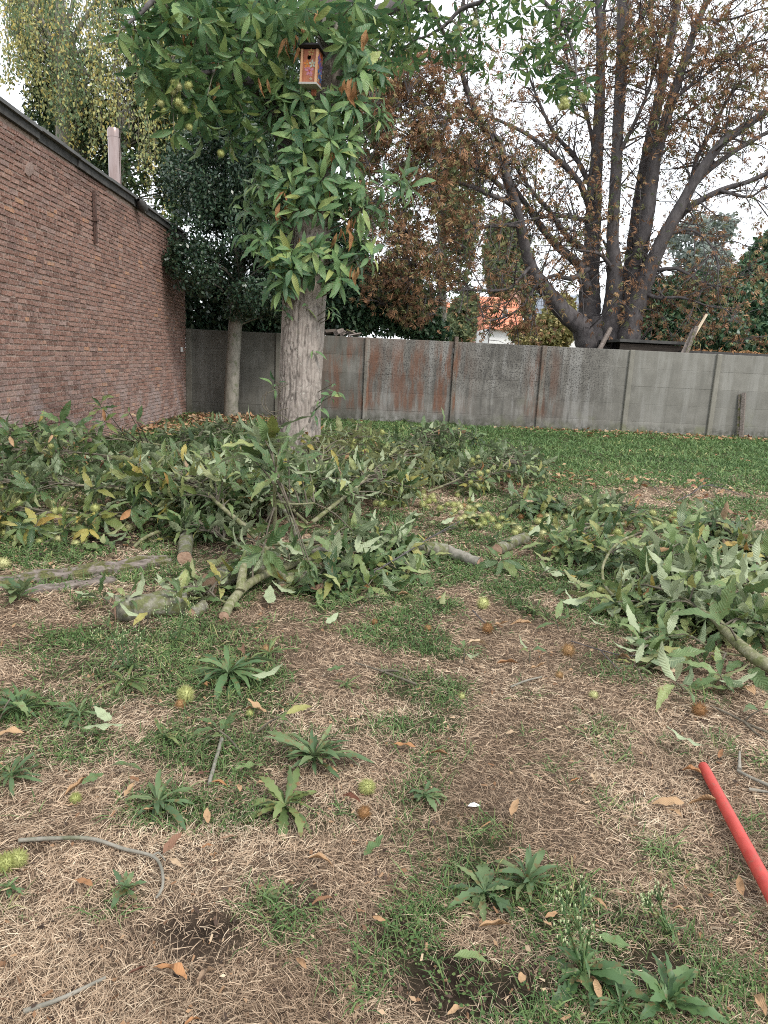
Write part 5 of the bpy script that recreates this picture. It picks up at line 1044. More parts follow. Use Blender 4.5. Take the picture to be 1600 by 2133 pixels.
bough('cut bough whose leafy shoots stand up against the brick wall behind the left heap', [(430, 950, .15, .018), (320, 925, .35, .014), (180, 905, .45, .01), (40, 900, .5, .006)], 16, [D_, M_, M_], .6, .35, up=.6, L=(.15, .22), tips=((210, 848, .85, 7, .24), (218, 880, .72, 6, .2), (125, 880, .75, 6, .24), (110, 905, .66, 5, .22), (155, 890, .7, 5, .2), (270, 862, .78, 3, .14), (285, 880, .72, 3, .16), (20, 905, .66, 7, .22), (80, 880, .72, 2, .14)))
bough('small dark cut bough sprawling at the far end of the left heap towards the corner', [(330, 940, .1, .015), (390, 915, .18, .012), (450, 900, .2, .008), (480, 885, .22, .004)], 14, [D_, M_], .32, .4, L=(.16, .24), tips=((445, 880, .3, 6, .26), (385, 900, .3, 6, .2), (405, 925, .28, 6, .2)))
bough('low leafy cut bough filling the ground between the left heap and the chestnut trunk', [(560, 955, .1, .018), (480, 950, .18, .014), (400, 950, .22, .01), (330, 960, .25, .006)], 16, [D_, M_], .34, .42, burs=2, L=(.16, .24), dens=2.5)
# centre heap
bough('large mossy forked bough with a sawn front end and an upright leafy stem, centre heap',
      [(467, 1282, .03, .028), (482, 1255, .05, .028), (507, 1227, .07, .027), (532, 1207, .09, .026), (562, 1192, .1, .026), (592, 1180, .1, .028), (640, 1165, .1, .02), (700, 1160, .1, .012)], 9, [M_, M_, D_], .3, .3, tl=(.15, .35), L=(.15, .23), flip=.3,
      extra=([(500, 1232, .08, .03), (504, 1205, .14, .027), (508, 1180, .19, .024), (512, 1163, .22, .022)], [(511, 1166, .21, .022), (535, 1155, .22, .02), (560, 1138, .24, .018), (571, 1120, .28, .016), (573, 1085, .40, .013), (572, 1022, .62, .011), (575, 985, .74, .008), (576, 950, .86, .006)], [(565, 1132, .24, .014), (600, 1131, .2, .013), (650, 1126, .2, .011), (700, 1118, .2, .009), (740, 1120, .2, .006)], [(575, 1042, .55, .009), (610, 1048, .5, .008), (655, 1046, .48, .005)]),
      tips=((560, 905, .93, 8, .28), (585, 915, .9, 7, .27), (550, 915, .92, 6, .28), (600, 935, .84, 7, .26), (520, 950, .78, 6, .26), (640, 960, .7, 6, .24), (540, 930, .86, 7, .26), (600, 960, .80, 7, .24), (575, 985, .75, 8, .24), (620, 975, .7, 6, .23), (545, 975, .72, 7, .24), (580, 1000, .64, 7, .22), (545, 1030, .5, 5, .2), (605, 1010, .6, 6, .2), (630, 1030, .5, 5, .22), (600, 1155, .16, 6, .26), (640, 1150, .2, 5, .24)), k=(5, 8), brown=0)
bough('pale backed leafy bough leaning out of the centre heap towards the left', [(535, 1118, .08, .022), (500, 1085, .2, .02), (456, 1048, .34, .016), (410, 1000, .46, .012), (350, 975, .5, .008)], 18, [M_, M_, Y_3], .58, .4, flip=.35, L=(.17, .25), tips=((345, 1005, .4, 7, .25), (410, 985, .52, 7, .25), (365, 1040, .28, 6, .25), (430, 965, .55, 7, .24), (470, 990, .55, 7, .22)), dens=2.5)
bough('mid green leafy bough behind the upright stem at the back of the centre heap', [(622, 1118, .07, .024), (600, 1075, .2, .022), (565, 1010, .4, .014), (520, 970, .52, .01), (470, 945, .6, .006)], 20, [M_, M_, D_], .66, .42, flip=.3, L=(.16, .24), burs=1, mat=M_moss, dens=2.5)
bough('leafy bough spreading over the right front of the centre heap', [(590, 1160, .05, .02), (660, 1130, .14, .016), (730, 1120, .18, .012), (790, 1135, .14, .008), (820, 1165, .08, .004)], 16, [M_, M_, D_], .26, .34, tl=(.14, .4), flip=.3, L=(.15, .23), tips=((835, 1120, .2, 6, .2), (790, 1100, .25, 6, .2)))
bough('greenish leafy bough between the centre heap and the foot of the chestnut', [(650, 1090, .1, .02), (700, 1050, .25, .016), (750, 1010, .36, .012), (790, 970, .4, .006)], 20, [M_, D_, Y_3], .46, .42, burs=4, L=(.15, .22), flip=.2, dens=2.5)
bough('small bough of broad pale leaves draped round the short mossy log, centre front', [(500, 1262, .02, .009), (468, 1255, .05, .008), (440, 1240, .08, .006), (410, 1225, .1, .004)], 5, [M_, M_], .14, .3, tl=(.08, .2), L=(.14, .2), flip=.4, cut=False, k=(3, 5))
bough('sprig of dark broad leaves lying over the right front logs of the centre heap', [(640, 1215, .04, .008), (665, 1205, .08, .007), (690, 1215, .06, .005)], 6, [M_, D_], .16, .3, tl=(.08, .2), L=(.18, .24), cut=False, k=(3, 5))
bough('thin leafy bough spilling forward at the right corner of the centre heap', [(760, 1130, .08, .01), (790, 1165, .08, .008), (800, 1195, .05, .005)], 9, [M_, D_], .2, .35, tl=(.1, .3), L=(.14, .2), flip=.3)
bough('dense leafy bough bridging the gap between the left heap and the upright stem', [(560, 1095, .06, .018), (520, 1060, .16, .015), (470, 1020, .28, .012), (430, 1000, .36, .008)], 20, [M_, M_, D_], .42, .4, flip=.3, L=(.16, .24), tips=((500, 1040, .3, 7, .24), (530, 1010, .42, 7, .24), (480, 1000, .42, 6, .22)), dens=2.5)
bough('dense leafy bough crowding round the base of the upright stem', [(640, 1090, .06, .016), (610, 1060, .2, .013), (585, 1020, .36, .01), (610, 985, .5, .006)], 22, [M_, D_, M_], .56, .4, flip=.3, L=(.16, .24), tips=((640, 1000, .5, 7, .24), (560, 1000, .5, 7, .24), (650, 1040, .35, 6, .22)), dens=2.5)
bough('low leafy bough under the slim green log in the centre heap', [(500, 1135, .05, .012), (460, 1115, .1, .01), (420, 1090, .14, .007)], 14, [M_, D_], .2, .34, tl=(.1, .3), flip=.25, L=(.14, .21), dens=2.5)
# behind, right of the chestnut
bough('yellowing leafy bough standing up right beside the chestnut trunk', [(660, 1010, .1, .018), (690, 960, .35, .014), (735, 910, .55, .01), (745, 880, .68, .006)], 20, [Y_3, Y_3, M_], .66, .4, up=.5, burs=3, L=(.15, .22), extra=([(640, 985, .3, .008), (668, 965, .38, .01), (674, 935, .5, .009), (666, 922, .56, .006)],))
bough('yellow and green leafy bough with many burs, right behind the centre heap', [(700, 1040, .08, .018), (760, 1000, .25, .014), (820, 965, .36, .01), (850, 935, .45, .006)], 22, [Y_3, Y_3, D_, M_], .46, .42, burs=9, L=(.14, .21))
bough('deep green leafy bough at the top of the far heap near the fence', [(930, 1000, .08, .018), (895, 960, .32, .014), (865, 920, .5, .01), (925, 890, .66, .006)], 24, [D_, D_, D_, M_], .66, .42, up=.5, L=(.16, .22), burs=2, tips=((925, 885, .72, 6, .2), (955, 895, .66, 6, .18), (880, 895, .66, 6, .2)))
bough('deep green leafy bough with pale upright shoots at the right end of the far heap', [(950, 1025, .06, .018), (1000, 1000, .2, .014), (1050, 970, .35, .01), (1075, 940, .42, .006)], 22, [D_, D_, M_], .46, .42, L=(.15, .22), burs=5, tips=((1045, 920, .5, 4, .16), (1048, 945, .42, 4, .17), (1085, 950, .36, 6, .18)))
bough('leafy bough low at the front of the far heap, half buried in burs', [(890, 1025, .05, .015), (950, 1000, .18, .012), (980, 975, .3, .007)], 16, [D_, M_, Y_3], .34, .42, L=(.15, .21), burs=6)
# strip towards the right heap
bough('dark leaved sprig bough right of the scattered burs, mid lawn', [(1040, 1065, .04, .01), (1085, 1050, .1, .008), (1140, 1050, .12, .005)], 10, [D_, D_, M_], .2, .35, tl=(.1, .3), L=(.16, .23), cut=False, tips=((1090, 1040, .2, 7, .24),))
bough('leafy bough with drooping leaves at the left end of the right heap', [(1300, 1090, .15, .014), (1240, 1095, .24, .012), (1200, 1115, .2, .008), (1190, 1150, .12, .005)], 13, [M_, M_, D_], .24, .34, tl=(.12, .36), L=(.15, .22), burs=5, tips=((1235, 1150, .12, 7, .2), (1205, 1150, .1, 6, .18)))
bough('leafy bough along the back of the right heap with burs lying in it', [(1380, 1085, .1, .014), (1320, 1065, .18, .01), (1260, 1055, .2, .006)], 14, [M_, D_, M_], .24, .38, tl=(.12, .34), L=(.14, .2), burs=6)
bough('dark drooping leafy bough behind the arched stem of the right heap', [(1400, 1110, .2, .012), (1460, 1095, .32, .01), (1500, 1085, .36, .006)], 9, [D_, M_], .36, .36, tl=(.12, .3), L=(.17, .24), tips=((1490, 1080, .38, 6, .24), (1450, 1080, .38, 6, .22)))
RH = PILE
bough('thick lichen spotted bough of the right heap with big pale leaves along it', [(1660, 1410, .05, .036), (1590, 1385, .07, .034), (1545, 1350, .1, .030), (1510, 1312, .13, .026), (1490, 1290, .15, .022), (1460, 1270, .17, .012), (1410, 1240, .2, .009), (1370, 1222, .2, .007), (1330, 1210, .16, .005)], 12, [M_, M_, M_], .3, .36, tl=(.12, .34), L=(.16, .23), flip=.45, dens=1., tips=((1500, 1300, .22, 5, .25), (1540, 1230, .3, 6, .26), (1450, 1220, .28, 6, .2), (1325, 1205, .14, 3, .15)))
bough('slender arched bough rising and curving over at the left side of the right heap', [(1310, 1278, .02, .008), (1285, 1245, .05, .009), (1260, 1215, .1, .010), (1256, 1180, .18, .010), (1275, 1145, .27, .010), (1305, 1122, .33, .010), (1360, 1108, .38, .009), (1420, 1110, .4, .008), (1470, 1130, .38, .006)], 2, [M_, M_, D_], .44, .25, tl=(.1, .25), L=(.17, .24), dens=1., cut=False, flip=.3, tips=((1420, 1095, .44, 7, .24), (1450, 1130, .4, 7, .25), (1400, 1140, .36, 5, .22)))
bough('bough of very large pale leaves fanned over the right end of the right heap', [(1640, 1300, .06, .016), (1570, 1235, .2, .013), (1510, 1190, .32, .01), (1460, 1165, .36, .006)], 10, [M_, M_], .34, .36, tl=(.12, .34), L=(.19, .28), flip=.6, dens=1., tips=((1500, 1180, .36, 7, .28), (1560, 1210, .34, 6, .28), (1590, 1180, .36, 5, .26)))
bough('leafy bough at the heart of the right heap, under the arched stem', [(1480, 1210, .1, .014), (1430, 1195, .1, .012), (1385, 1185, .12, .009), (1350, 1180, .1, .005)], 16, [M_, M_, D_], .2, .3, tl=(.12, .3), L=(.14, .2), flip=.45, brown=.08, dens=1.)
bough('low leafy bough trailing along the front of the right heap', [(1560, 1345, .04, .01), (1480, 1290, .06, .01), (1400, 1280, .05, .008), (1340, 1262, .05, .005)], 13, [M_, M_, D_], .16, .36, tl=(.1, .3), L=(.15, .22), flip=.4, brown=.06)
bough('thin bare jointed branch with few pale leaves before the right heap thick bough', [(1610, 1375, .05, .006), (1500, 1360, .06, .006), (1430, 1320, .06, .006), (1385, 1322, .04, .005), (1350, 1365, .03, .004)], 5, [M_], .12, .3, tl=(.06, .18), L=(.13, .19), cut=False, flip=.4, k=(2, 4), tips=((1372, 1310, .07, 4, .17), (1500, 1400, .06, 4, .18)))
bough('leafy bough filling the far right corner of the right heap', [(1660, 1160, .1, .012), (1600, 1150, .2, .01), (1560, 1130, .24, .006)], 10, [M_, D_, Y_3], .3, .36, tl=(.1, .3), L=(.16, .24), flip=.3)
bough('pale leafy bough bundled at the lower right, beside the cut end of the thick bough', [(1650, 1330, .04, .01), (1600, 1300, .1, .008), (1570, 1290, .12, .005)], 10, [M_, M_], .2, .32, tl=(.1, .26), L=(.17, .25), flip=.5)

# ------------------------------------------------------------------ sawn logs and old timbers
def log(label, pts, mat=M_moss, faces=(0,), name='log', sides=18, cat='log', rough=.2):
    P = np.array([GP(x, y, z) for x, y, z, r in pts]); rr = np.array([r for *_, r in pts]); t = thing(name, label, cat, P[0]); p, r = smooth_path(P, rr, .03); V, Q, _ = tube_geo(p, r, sides, rough)
    g = Geo(); g.add(V, Q); link('bark', g.mesh('bark', mat, True), t); n = len(V)//sides; T_, *_ = frames(p)
    for e in (0, 1):
        ring = V[:sides] if e == 0 else V[-sides:]; c = ring.mean(0); d = -T_[0] if e == 0 else T_[-1]
        rings = [c+(ring-c)*f+d*(.002+.001*(1-f)) for f in (.97, .8, .55, .3)]
        VV = np.vstack(rings+[c+d*.004]); q = [[k_*sides+i, k_*sides+(i+1) % sides, (k_+1)*sides+(i+1) % sides, (k_+1)*sides+i] for k_ in range(3) for i in range(sides)]; tt = [[3*sides+i, 3*sides+(i+1) % sides, 4*sides] for i in range(sides)]
        link('cut_end', mesh('cut_end', VV, q, tt, M_cut), t)
    return t
log('short thick mossy log with flat reddish cut end facing left, before the centre heap', [(240, 1266, .065, .07), (280, 1262, .065, .076), (330, 1258, .065, .07), (388, 1256, .06, .07)])
log('small round cut log end facing the camera just right of the short mossy log', [(397, 1278, .03, .035), (425, 1262, .035, .036)])
log('thick sawn log with broad pinkish cut end behind the forked bough, centre heap', [(437, 1216, .07, .07), (490, 1195, .08, .068), (560, 1172, .09, .062)])
log('mossy log with pale oval cut end facing right in front of the centre heap', [(664, 1200, .05, .045), (630, 1200, .05, .046), (590, 1202, .05, .045)])
log('mossy upright looking log with round pale cut end, left edge of the centre heap', [(385, 1160, .045, .05), (386, 1135, .06, .052), (392, 1105, .08, .05), (398, 1085, .1, .045)])
log('slim green mossy log slanting inside the centre heap', [(522, 1110, .05, .038), (490, 1078, .13, .036), (455, 1048, .2, .032)])
log('short grey log buried at the right of the centre heap', [(648, 1148, .06, .035), (690, 1152, .06, .035)], M_thin)
log('pale green mossy log lying just right of the centre heap', [(930, 1146, .05, .055), (880, 1146, .05, .058), (835, 1140, .05, .055)])
log('dark grey rough log lying end to end with the pale green mossy log', [(1000, 1172, .035, .04), (965, 1160, .04, .043), (934, 1148, .04, .042)], M_thin)
log('yellow green mossy log out on the lawn beyond the dark grey log', [(1036, 1146, .04, .045), (1065, 1134, .04, .05), (1094, 1122, .04, .045)])
log('sawn stub of pale bark beside the forked bough, with its cut face turned up', [(586, 1195, .09, .028), (588, 1222, .04, .03)])
def timber(label, a, b, w, h, mat, name):
    A0, B0 = GP(*a), GP(*b); n = 14; d = unit((B0-A0)*[1, 1, 0]); s = np.array([-d[1], d[0], 0]); V = []; prof = [(-.5, 0), (-.5, .75), (-.36, 1.), (-.12, .92), (-.05, .62), (.08, .64), (.14, .95), (.4, 1.), (.5, .8), (.5, 0)]
    for i in range(n+1):
        c = A0+(B0-A0)*i/n; f = 1+.12*math.sin(i*1.7)
        for (u, v) in prof: V.append(c+s*u*w*f+np.array([0, 0, v*h*f-.02])+rng.normal(0, .003, 3))
    m = len(prof); Q = [[i*m+j, i*m+(j+1) % m, (i+1)*m+(j+1) % m, (i+1)*m+j] for i in range(n) for j in range(m)]; T = [[0, j+1, j] for j in range(1, m-1)]+[[n*m, n*m+j, n*m+j+1] for j in range(1, m-1)]
    t = thing(name, label, 'timber', (A0+B0)/2); link('beam', mesh('beam', np.array(V), Q, T, mat), t); return t
timber('old split timber with mossy groove, upper of two on the grass at left', (-60, 1228, 0), (352, 1172, 0), .14, .075, M_beam, 'old_timber')
timber('thin weathered grey timber rail, lower of two lying on the grass at the left', (20, 1240, 0), (240, 1208, 0), .07, .05, M_plank, 'old_timber')
log('thin pale sawn branch poking forward from the left heap onto the grass', [(278, 1138, .02, .012), (300, 1120, .05, .014), (330, 1105, .08, .013)], M_bough, name='cut_branch', sides=10, cat='cut branch')
log('long thin pale branch trailing from the left heap front to the left', [(88, 1133, .015, .009), (140, 1105, .03, .011), (190, 1092, .06, .012)], M_twig, name='cut_branch', sides=8, cat='cut branch')

# ------------------------------------------------------------------ small sprigs and single leaves fallen on the lawn
def sprig(label, px, py, k, Lp, pal, d=(0, -.3, .5), flip=.4, name='leaf_sprig', z=.085, stem=None):
    p = GP(px, py, z); L = Lp*mpp(p); t = thing(name, label, 'leaf sprig', p); g = Geo(); dv = unit(d)
    e = p-dv*np.array([1, 1, 0])*L*.7 if stem is None else GP(*stem); e[2] = .012; g.tube([e, (e+p)/2+[0, 0, .01], p], [.004, .0035, .003], 5); link('stem', g.mesh('stem', M_twig, True), t)
    put_leaves(t, [(q, v, (-n if rng.random() < flip else n), l) for q, v, n, l in rosette(p, dv, k, L, rng, .2, 40, 92)], pal, 0, .06)
for a in (('five leaved sprig with silvery undersides by the brown bur, left foreground', 455, 1520, 6, 78, [D_, M_], (-.6, .1, .4)), ('two broad crinkled pale leaves on a twig at the right of the big weed rosette', 590, 1490, 3, 80, [M_], (.8, 0, .25), .8),
          ('three pale leaves on a sprig at the left photo edge, foreground', 22, 1455, 4, 62, [M_], (.3, .4, .7), .8), ('dark sprig of broad leaves lying below the yellow green log', 1045, 1165, 7, 66, [D_], (.1, -.6, .4), .1),
          ('dark whorl of leaves by the far end of the dark grey log', 1035, 1125, 5, 44, [D_], (-.2, .3, .8), .1), ('pale sprig of three leaves standing on the straw, centre right', 1158, 1285, 3, 46, [M_], (-.2, .1, .9), .3), ('pale silvery whorl of leaves near the brown burs, centre lawn', 968, 1352, 5, 44, [M_], (0, .1, .8), .9),
          ('narrow upright sprig of two pale leaves beside the brown bur husk, centre right', 1105, 1350, 3, 46, [M_], (0, .1, 1.), .4), ('two large pale leaves lying in front of the right heap', 1408, 1425, 4, 88, [M_], (-.3, -.3, .25), .6), ('sprig of three broad ribbed leaves under the thick bough of the right heap', 1500, 1410, 4, 82, [M_], (-.2, -.2, .5), .3),
          ('leafy sprig flopped over the left end of the short mossy log', 262, 1240, 6, 62, [M_, M_], (-.2, -.2, .6), .5, 'leaf_sprig', .14), ('leafy sprig hanging over the right end of the short mossy log', 375, 1235, 6, 60, [M_, D_], (.1, -.3, .6), .4, 'leaf_sprig', .14), ('small green sprig lying on bare grass between the heaps', 1145, 1185, 4, 38, [M_], (.6, 0, .3), .3), ('low leafy sprig with green and brownish leaves left of the arched stem', 1200, 1210, 6, 44, [M_, D_], (-.3, 0, .6), .2), ('pair of pale leaves lying right of the centre heap front', 775, 1250, 2, 44, [M_], (.7, 0, .2), .8),
          ('sprig of leaves with a silvery one, left of the short mossy log', 205, 1238, 6, 66, [M_, D_], (-.5, 0, .5), .4), ('pale leaf pair standing against the short mossy log', 310, 1275, 3, 62, [M_], (.1, -.1, .8), .5), ('small dark sprig behind the arched stem on the open lawn', 1210, 1025, 5, 36, [M_], (.4, .1, .4), .6),
          ('green and yellow sprig lying behind the right heap by bare twigs', 1400, 1050, 4, 30, [Y_3, M_], (.4, .1, .4), .3), ('leafy sprig behind the right heap near the frame edge', 1555, 1120, 5, 44, [Y_3, M_], (.3, 0, .5), .3), ('dark leafy sprig lying at the front of the right heap beside an orange leaf', 1320, 1385, 5, 46, [M_, D_], (-.4, .1, .4), .3), ('pale leaf sprig cut by the right photo edge below the right heap', 1585, 1480, 4, 60, [M_], (.3, -.2, .4), .5)):
    sprig(*a)
def fallen(label, px, py, Lp, mesh_, rot, tilt=.25, cat='fallen leaf', name='fallen_leaf', group=None, z=.03, mat=None):
    p = GP(px, py, z); L = Lp*mpp(p)*1.2; a = R(rot); d = np.array([math.cos(a), math.sin(a), rng.uniform(-.05, .25)*tilt*2]); nn = np.array([rng.normal(0, tilt), rng.normal(0, tilt), 1.])
    M = mats4((p-d*L*.5)[None], d[None], nn[None], np.array([L]))[0]; o = link(name, mesh_, None, Matrix(M.tolist())); return tag(o, label, cat, group)
for i, (label, px, py, Lp, rot) in enumerate((
    ('bright orange curled leaf at the left photo edge', 20, 1525, 52, 170), ('tan orange folded leaf lying on straw just below the centre heap', 500, 1354, 48, 120), ('long tan leaf lying against the green bur at the left', 170, 1640, 66, 60), ('orange curled leaf upright in straw, left foreground', 270, 1655, 32, 80),
    ('tan leaf beside the lichen covered stick, upper of two', 422, 1612, 26, 20), ('tan crinkled leaf left of the orange one below the stick', 462, 1630, 34, 10), ('small orange leaf below the lichen covered stick', 500, 1640, 28, 100), ('orange leaf on grass between the stick and the large weed rosette', 552, 1627, 32, 30),
    ('smooth tan folded leaf beside the green bur, centre foreground', 735, 1660, 46, 130), ('orange brown oval leaf standing in the straw below the weed rosettes', 357, 1767, 50, 75), ('orange leaf scrap on straw above the dark soil patch at the left', 177, 1845, 40, 150), ('curled orange leaf pair on straw, centre foreground', 672, 1790, 50, 10),
    ('large crumpled tan leaf near the bottom of the photo', 360, 2022, 74, 140), ('rust red curled leaf beside the large crumpled tan leaf', 425, 2030, 56, 85), ('small crumpled tan leaf left of the large crumpled one', 290, 2027, 36, 30), ('folded tan leaf just above the crinkled green pair', 530, 1478, 46, 160),
    ('orange leaf on grass above the pale tan leaf, centre', 840, 1550, 46, 160), ('pale tan leaf with a long stalk on the grass, centre', 910, 1568, 42, 165), ('small orange leaf on green grass, centre right', 1070, 1527, 32, 20), ('upright brown leaf standing in straw, centre right', 1235, 1620, 38, 85),
    ('small pale leaf beside the upright brown leaf', 1200, 1632, 26, 20), ('orange twisted leaf right of the white paper scrap', 1070, 1690, 40, 70), ('long orange brown leaf left of the broad tan one by the red pole', 1390, 1675, 54, 165), ('broad tan ragged leaf touching the red pole', 1460, 1672, 66, 175),
    ('small tan leaf just below the long orange brown leaf by the pole', 1407, 1697, 32, 100), ('tan leaf curled at the tip of the red pole', 1435, 1607, 42, 130), ('glossy orange leaf lying on the weeds at the bottom right', 1035, 1938, 68, 10), ('brown curled leaf right beside the lower part of the red pole', 1542, 1852, 38, 80),
    ('dark red leaf scrap among the weeds at the lower right', 1150, 1912, 30, 20), ('dull red curled leaf right of the flowering weed', 1300, 1942, 28, 80), ('dull pinkish leaf at the bottom edge, right of centre', 955, 2112, 48, 30), ('brown fuzzy curled leaf in the bottom right corner', 1575, 2090, 60, 90),
    ('tan leaf on straw below the silvery whorl of leaves', 1060, 1382, 44, 10), ('orange tan leaf next to the one below the silvery whorl', 1122, 1390, 34, 20), ('orange leaf beside the two large pale leaves at the right heap', 1385, 1392, 40, 150), ('tan curled leaf lying left of the right heap front', 1296, 1367, 40, 120),
    ('large orange brown leaf at the foot of the arched stem', 1285, 1268, 52, 160), ('tan leaf against the fuzzy brown bur, centre lawn', 998, 1336, 42, 20), ('reddish brown curled leaf on the grass right of the brown burs', 1085, 1292, 38, 170), ('brown leaf lying near a dead twig, centre lawn', 1045, 1300, 30, 10),
    ('pale brown leaf on straw above the centre grass patch', 925, 1247, 30, 20), ('orange brown leaf on straw at the right of the centre heap', 835, 1237, 32, 170), ('orange leaf standing up among the leaves at the far right heap edge', 1560, 1440, 54, 80), ('brown red leaf at the bottom photo edge, left of centre', 400, 2122, 36, 60),
    ('orange brown leaf on the grass at the right edge, behind the right heap', 1565, 1085, 34, 20), ('orange brown leaf in the green lawn behind the right heap', 1520, 1075, 32, 160), ('orange leaf lying on the left grass behind the timber', 108, 1170, 22, 100))):
    fallen(label, px, py, Lp, DRY[i % len(DRY)], rot)
def single(mat): return [mesh('leaf', V, Q, None, mat, None, U, smooth=True) for (V, Q, U) in (leaf_geo(14, .17, .2, .5, .15, .12, .9, 11), leaf_geo(14, .2, .35, -.4, .15, .12, .9, 12), leaf_geo(14, .15, .5, .9, .1, .12, .9, 13))]
SG = single(M_mid)
for i, (label, px, py, Lp, rot, up) in enumerate((('pale silvery leaf on straw, upper of two left of the foreground sprig', 218, 1500, 46, 140, -1), ('pale silvery leaf on straw, lower of two left of the foreground sprig', 218, 1522, 60, 20, -1), ('single green leaf lying on straw above the tan leaf and bur, left', 270, 1596, 60, 15, 1), ('yellow green folded leaf on the grass right of the stick', 522, 1590, 50, 35, 1),
    ('dark green folded leaf in the straw, centre foreground', 780, 1765, 50, 50, 1), ('bluish green toothed leaf flat on dark soil, bottom centre', 985, 1998, 64, 5, 1), ('pale narrow leaf pointing at the tip of the red pole', 1420, 1552, 62, 150, -1), ('yellow green smooth leaf right of the flowering weed', 1277, 1967, 52, 165, 1), ('pale green leaf by the big weed rosette, left foreground', 562, 1412, 56, 10, -1), ('single pale leaf below the logs at the left of centre', 690, 1296, 34, 60, -1),
    ('green leaf fallen beside the small rosette, left of the centre front', 700, 1395, 30, 20, 1), ('pale leaf lying before the right heap, furthest left of them', 1240, 1300, 30, 150, -1), ('narrow dark leaf on straw beside the dark red leaf, left foreground', 195, 1622, 44, 60, 1))):
    o = fallen(label, px, py, Lp*1.1, SG[i % 3], rot, .2, z=.05)
    if up < 0: o.matrix_basis = o.matrix_basis @ Matrix.Translation((0, 0, .15)) @ Matrix.Rotation(math.pi, 4, 'Y')
# countless-looking small ones: alike, sharing a label
for i in range(32, 120):
    for _ in range(50):
        px, py = rng.uniform(0, 1600), 1190+930*rng.random()**1.1
        if (py > 1300 or px > 850) : break
    if i >= 60: px, py = rng.uniform(1060, 1600), rng.uniform(935, 1120)
    if i >= 108: px, py = rng.uniform(1000, 1250), rng.uniform(980, 1020)
    p = G(px, py); L = rng.uniform(.025, .055)/mpp(p) if i < 60 else rng.uniform(.07, .13)/mpp(p)
    if i < 60: fallen('small dry brown leaf scrap, one of many like it strewn over the front lawn', px, py, L, DRY[rng.integers(6)], rng.uniform(0, 360), .4, group='small leaf scraps on the front lawn', name='leaf_scrap', cat='leaf scrap')
    else: fallen('fallen brown leaf, one of many like it on the far green lawn', px, py, L, DRY[rng.integers(6)], rng.uniform(0, 360), .5, group='brown leaves on the back lawn')
for (px, w) in ((1180, 90), (1240, 70), (1330, 60), (1400, 60), (1440, 50), (1530, 50)):
    for i in range(5):
        x = px+rng.normal(0, w*.5); fallen('dead leaf lying in the drift along the foot of the concrete fence', x, np.interp(x, [940, 1600], [884, 912])+rng.uniform(4, 14), rng.uniform(9, 16), DRY[rng.integers(6)], rng.uniform(0, 360), .4, group='dead leaves along the fence foot', cat='fallen leaf')

LSGL = {k_: [mesh('leaf', V, Q, None, mt, None, U, smooth=True) for (V, Q, U) in HI] for k_, mt in (('m', M_mid), ('d', M_dark), ('y', M_yel))}
for (lb, gp, n, x0, y0, x1, y1, sx, sy) in (('torn green leaf, one of many alike strewn in front of the centre heap', 'loose green leaves before the centre heap', 60, 430, 1215, 880, 1190, 40, 26), ('torn green leaf, one of many alike strewn around the right heap', 'loose green leaves around the right heap', 60, 1180, 1200, 1560, 1400, 50, 40),
    ('torn green leaf, one of many alike lying among the burs mid lawn', 'loose green leaves among the burs', 50, 850, 1060, 1250, 1120, 50, 22), ('torn green leaf, one of many alike on the ground before the left heap', 'loose green leaves before the left heap', 30, 0, 1110, 380, 1110, 20, 12), ('loose leaf, one of many alike on the ground between left heap and trunk', 'loose leaves near the trunk', 50, 330, 910, 640, 960, 30, 25)):
    for i in range(n):
        t_ = rng.random(); px, py = x0+(x1-x0)*t_+rng.normal(0, sx), y0+(y1-y0)*t_+rng.normal(0, sy); kk = LSGL['mmdy'[rng.integers(4)]][rng.integers(6)]
        o = fallen(lb, px, py, rng.uniform(.12, .21)/mpp(G(px, py)), kk, rng.uniform(0, 360), .35, group=gp, z=.04)
        if rng.random() < .45: o.matrix_basis = o.matrix_basis @ Matrix.Translation((0, 0, .1)) @ Matrix.Rotation(math.pi, 4, 'Y')
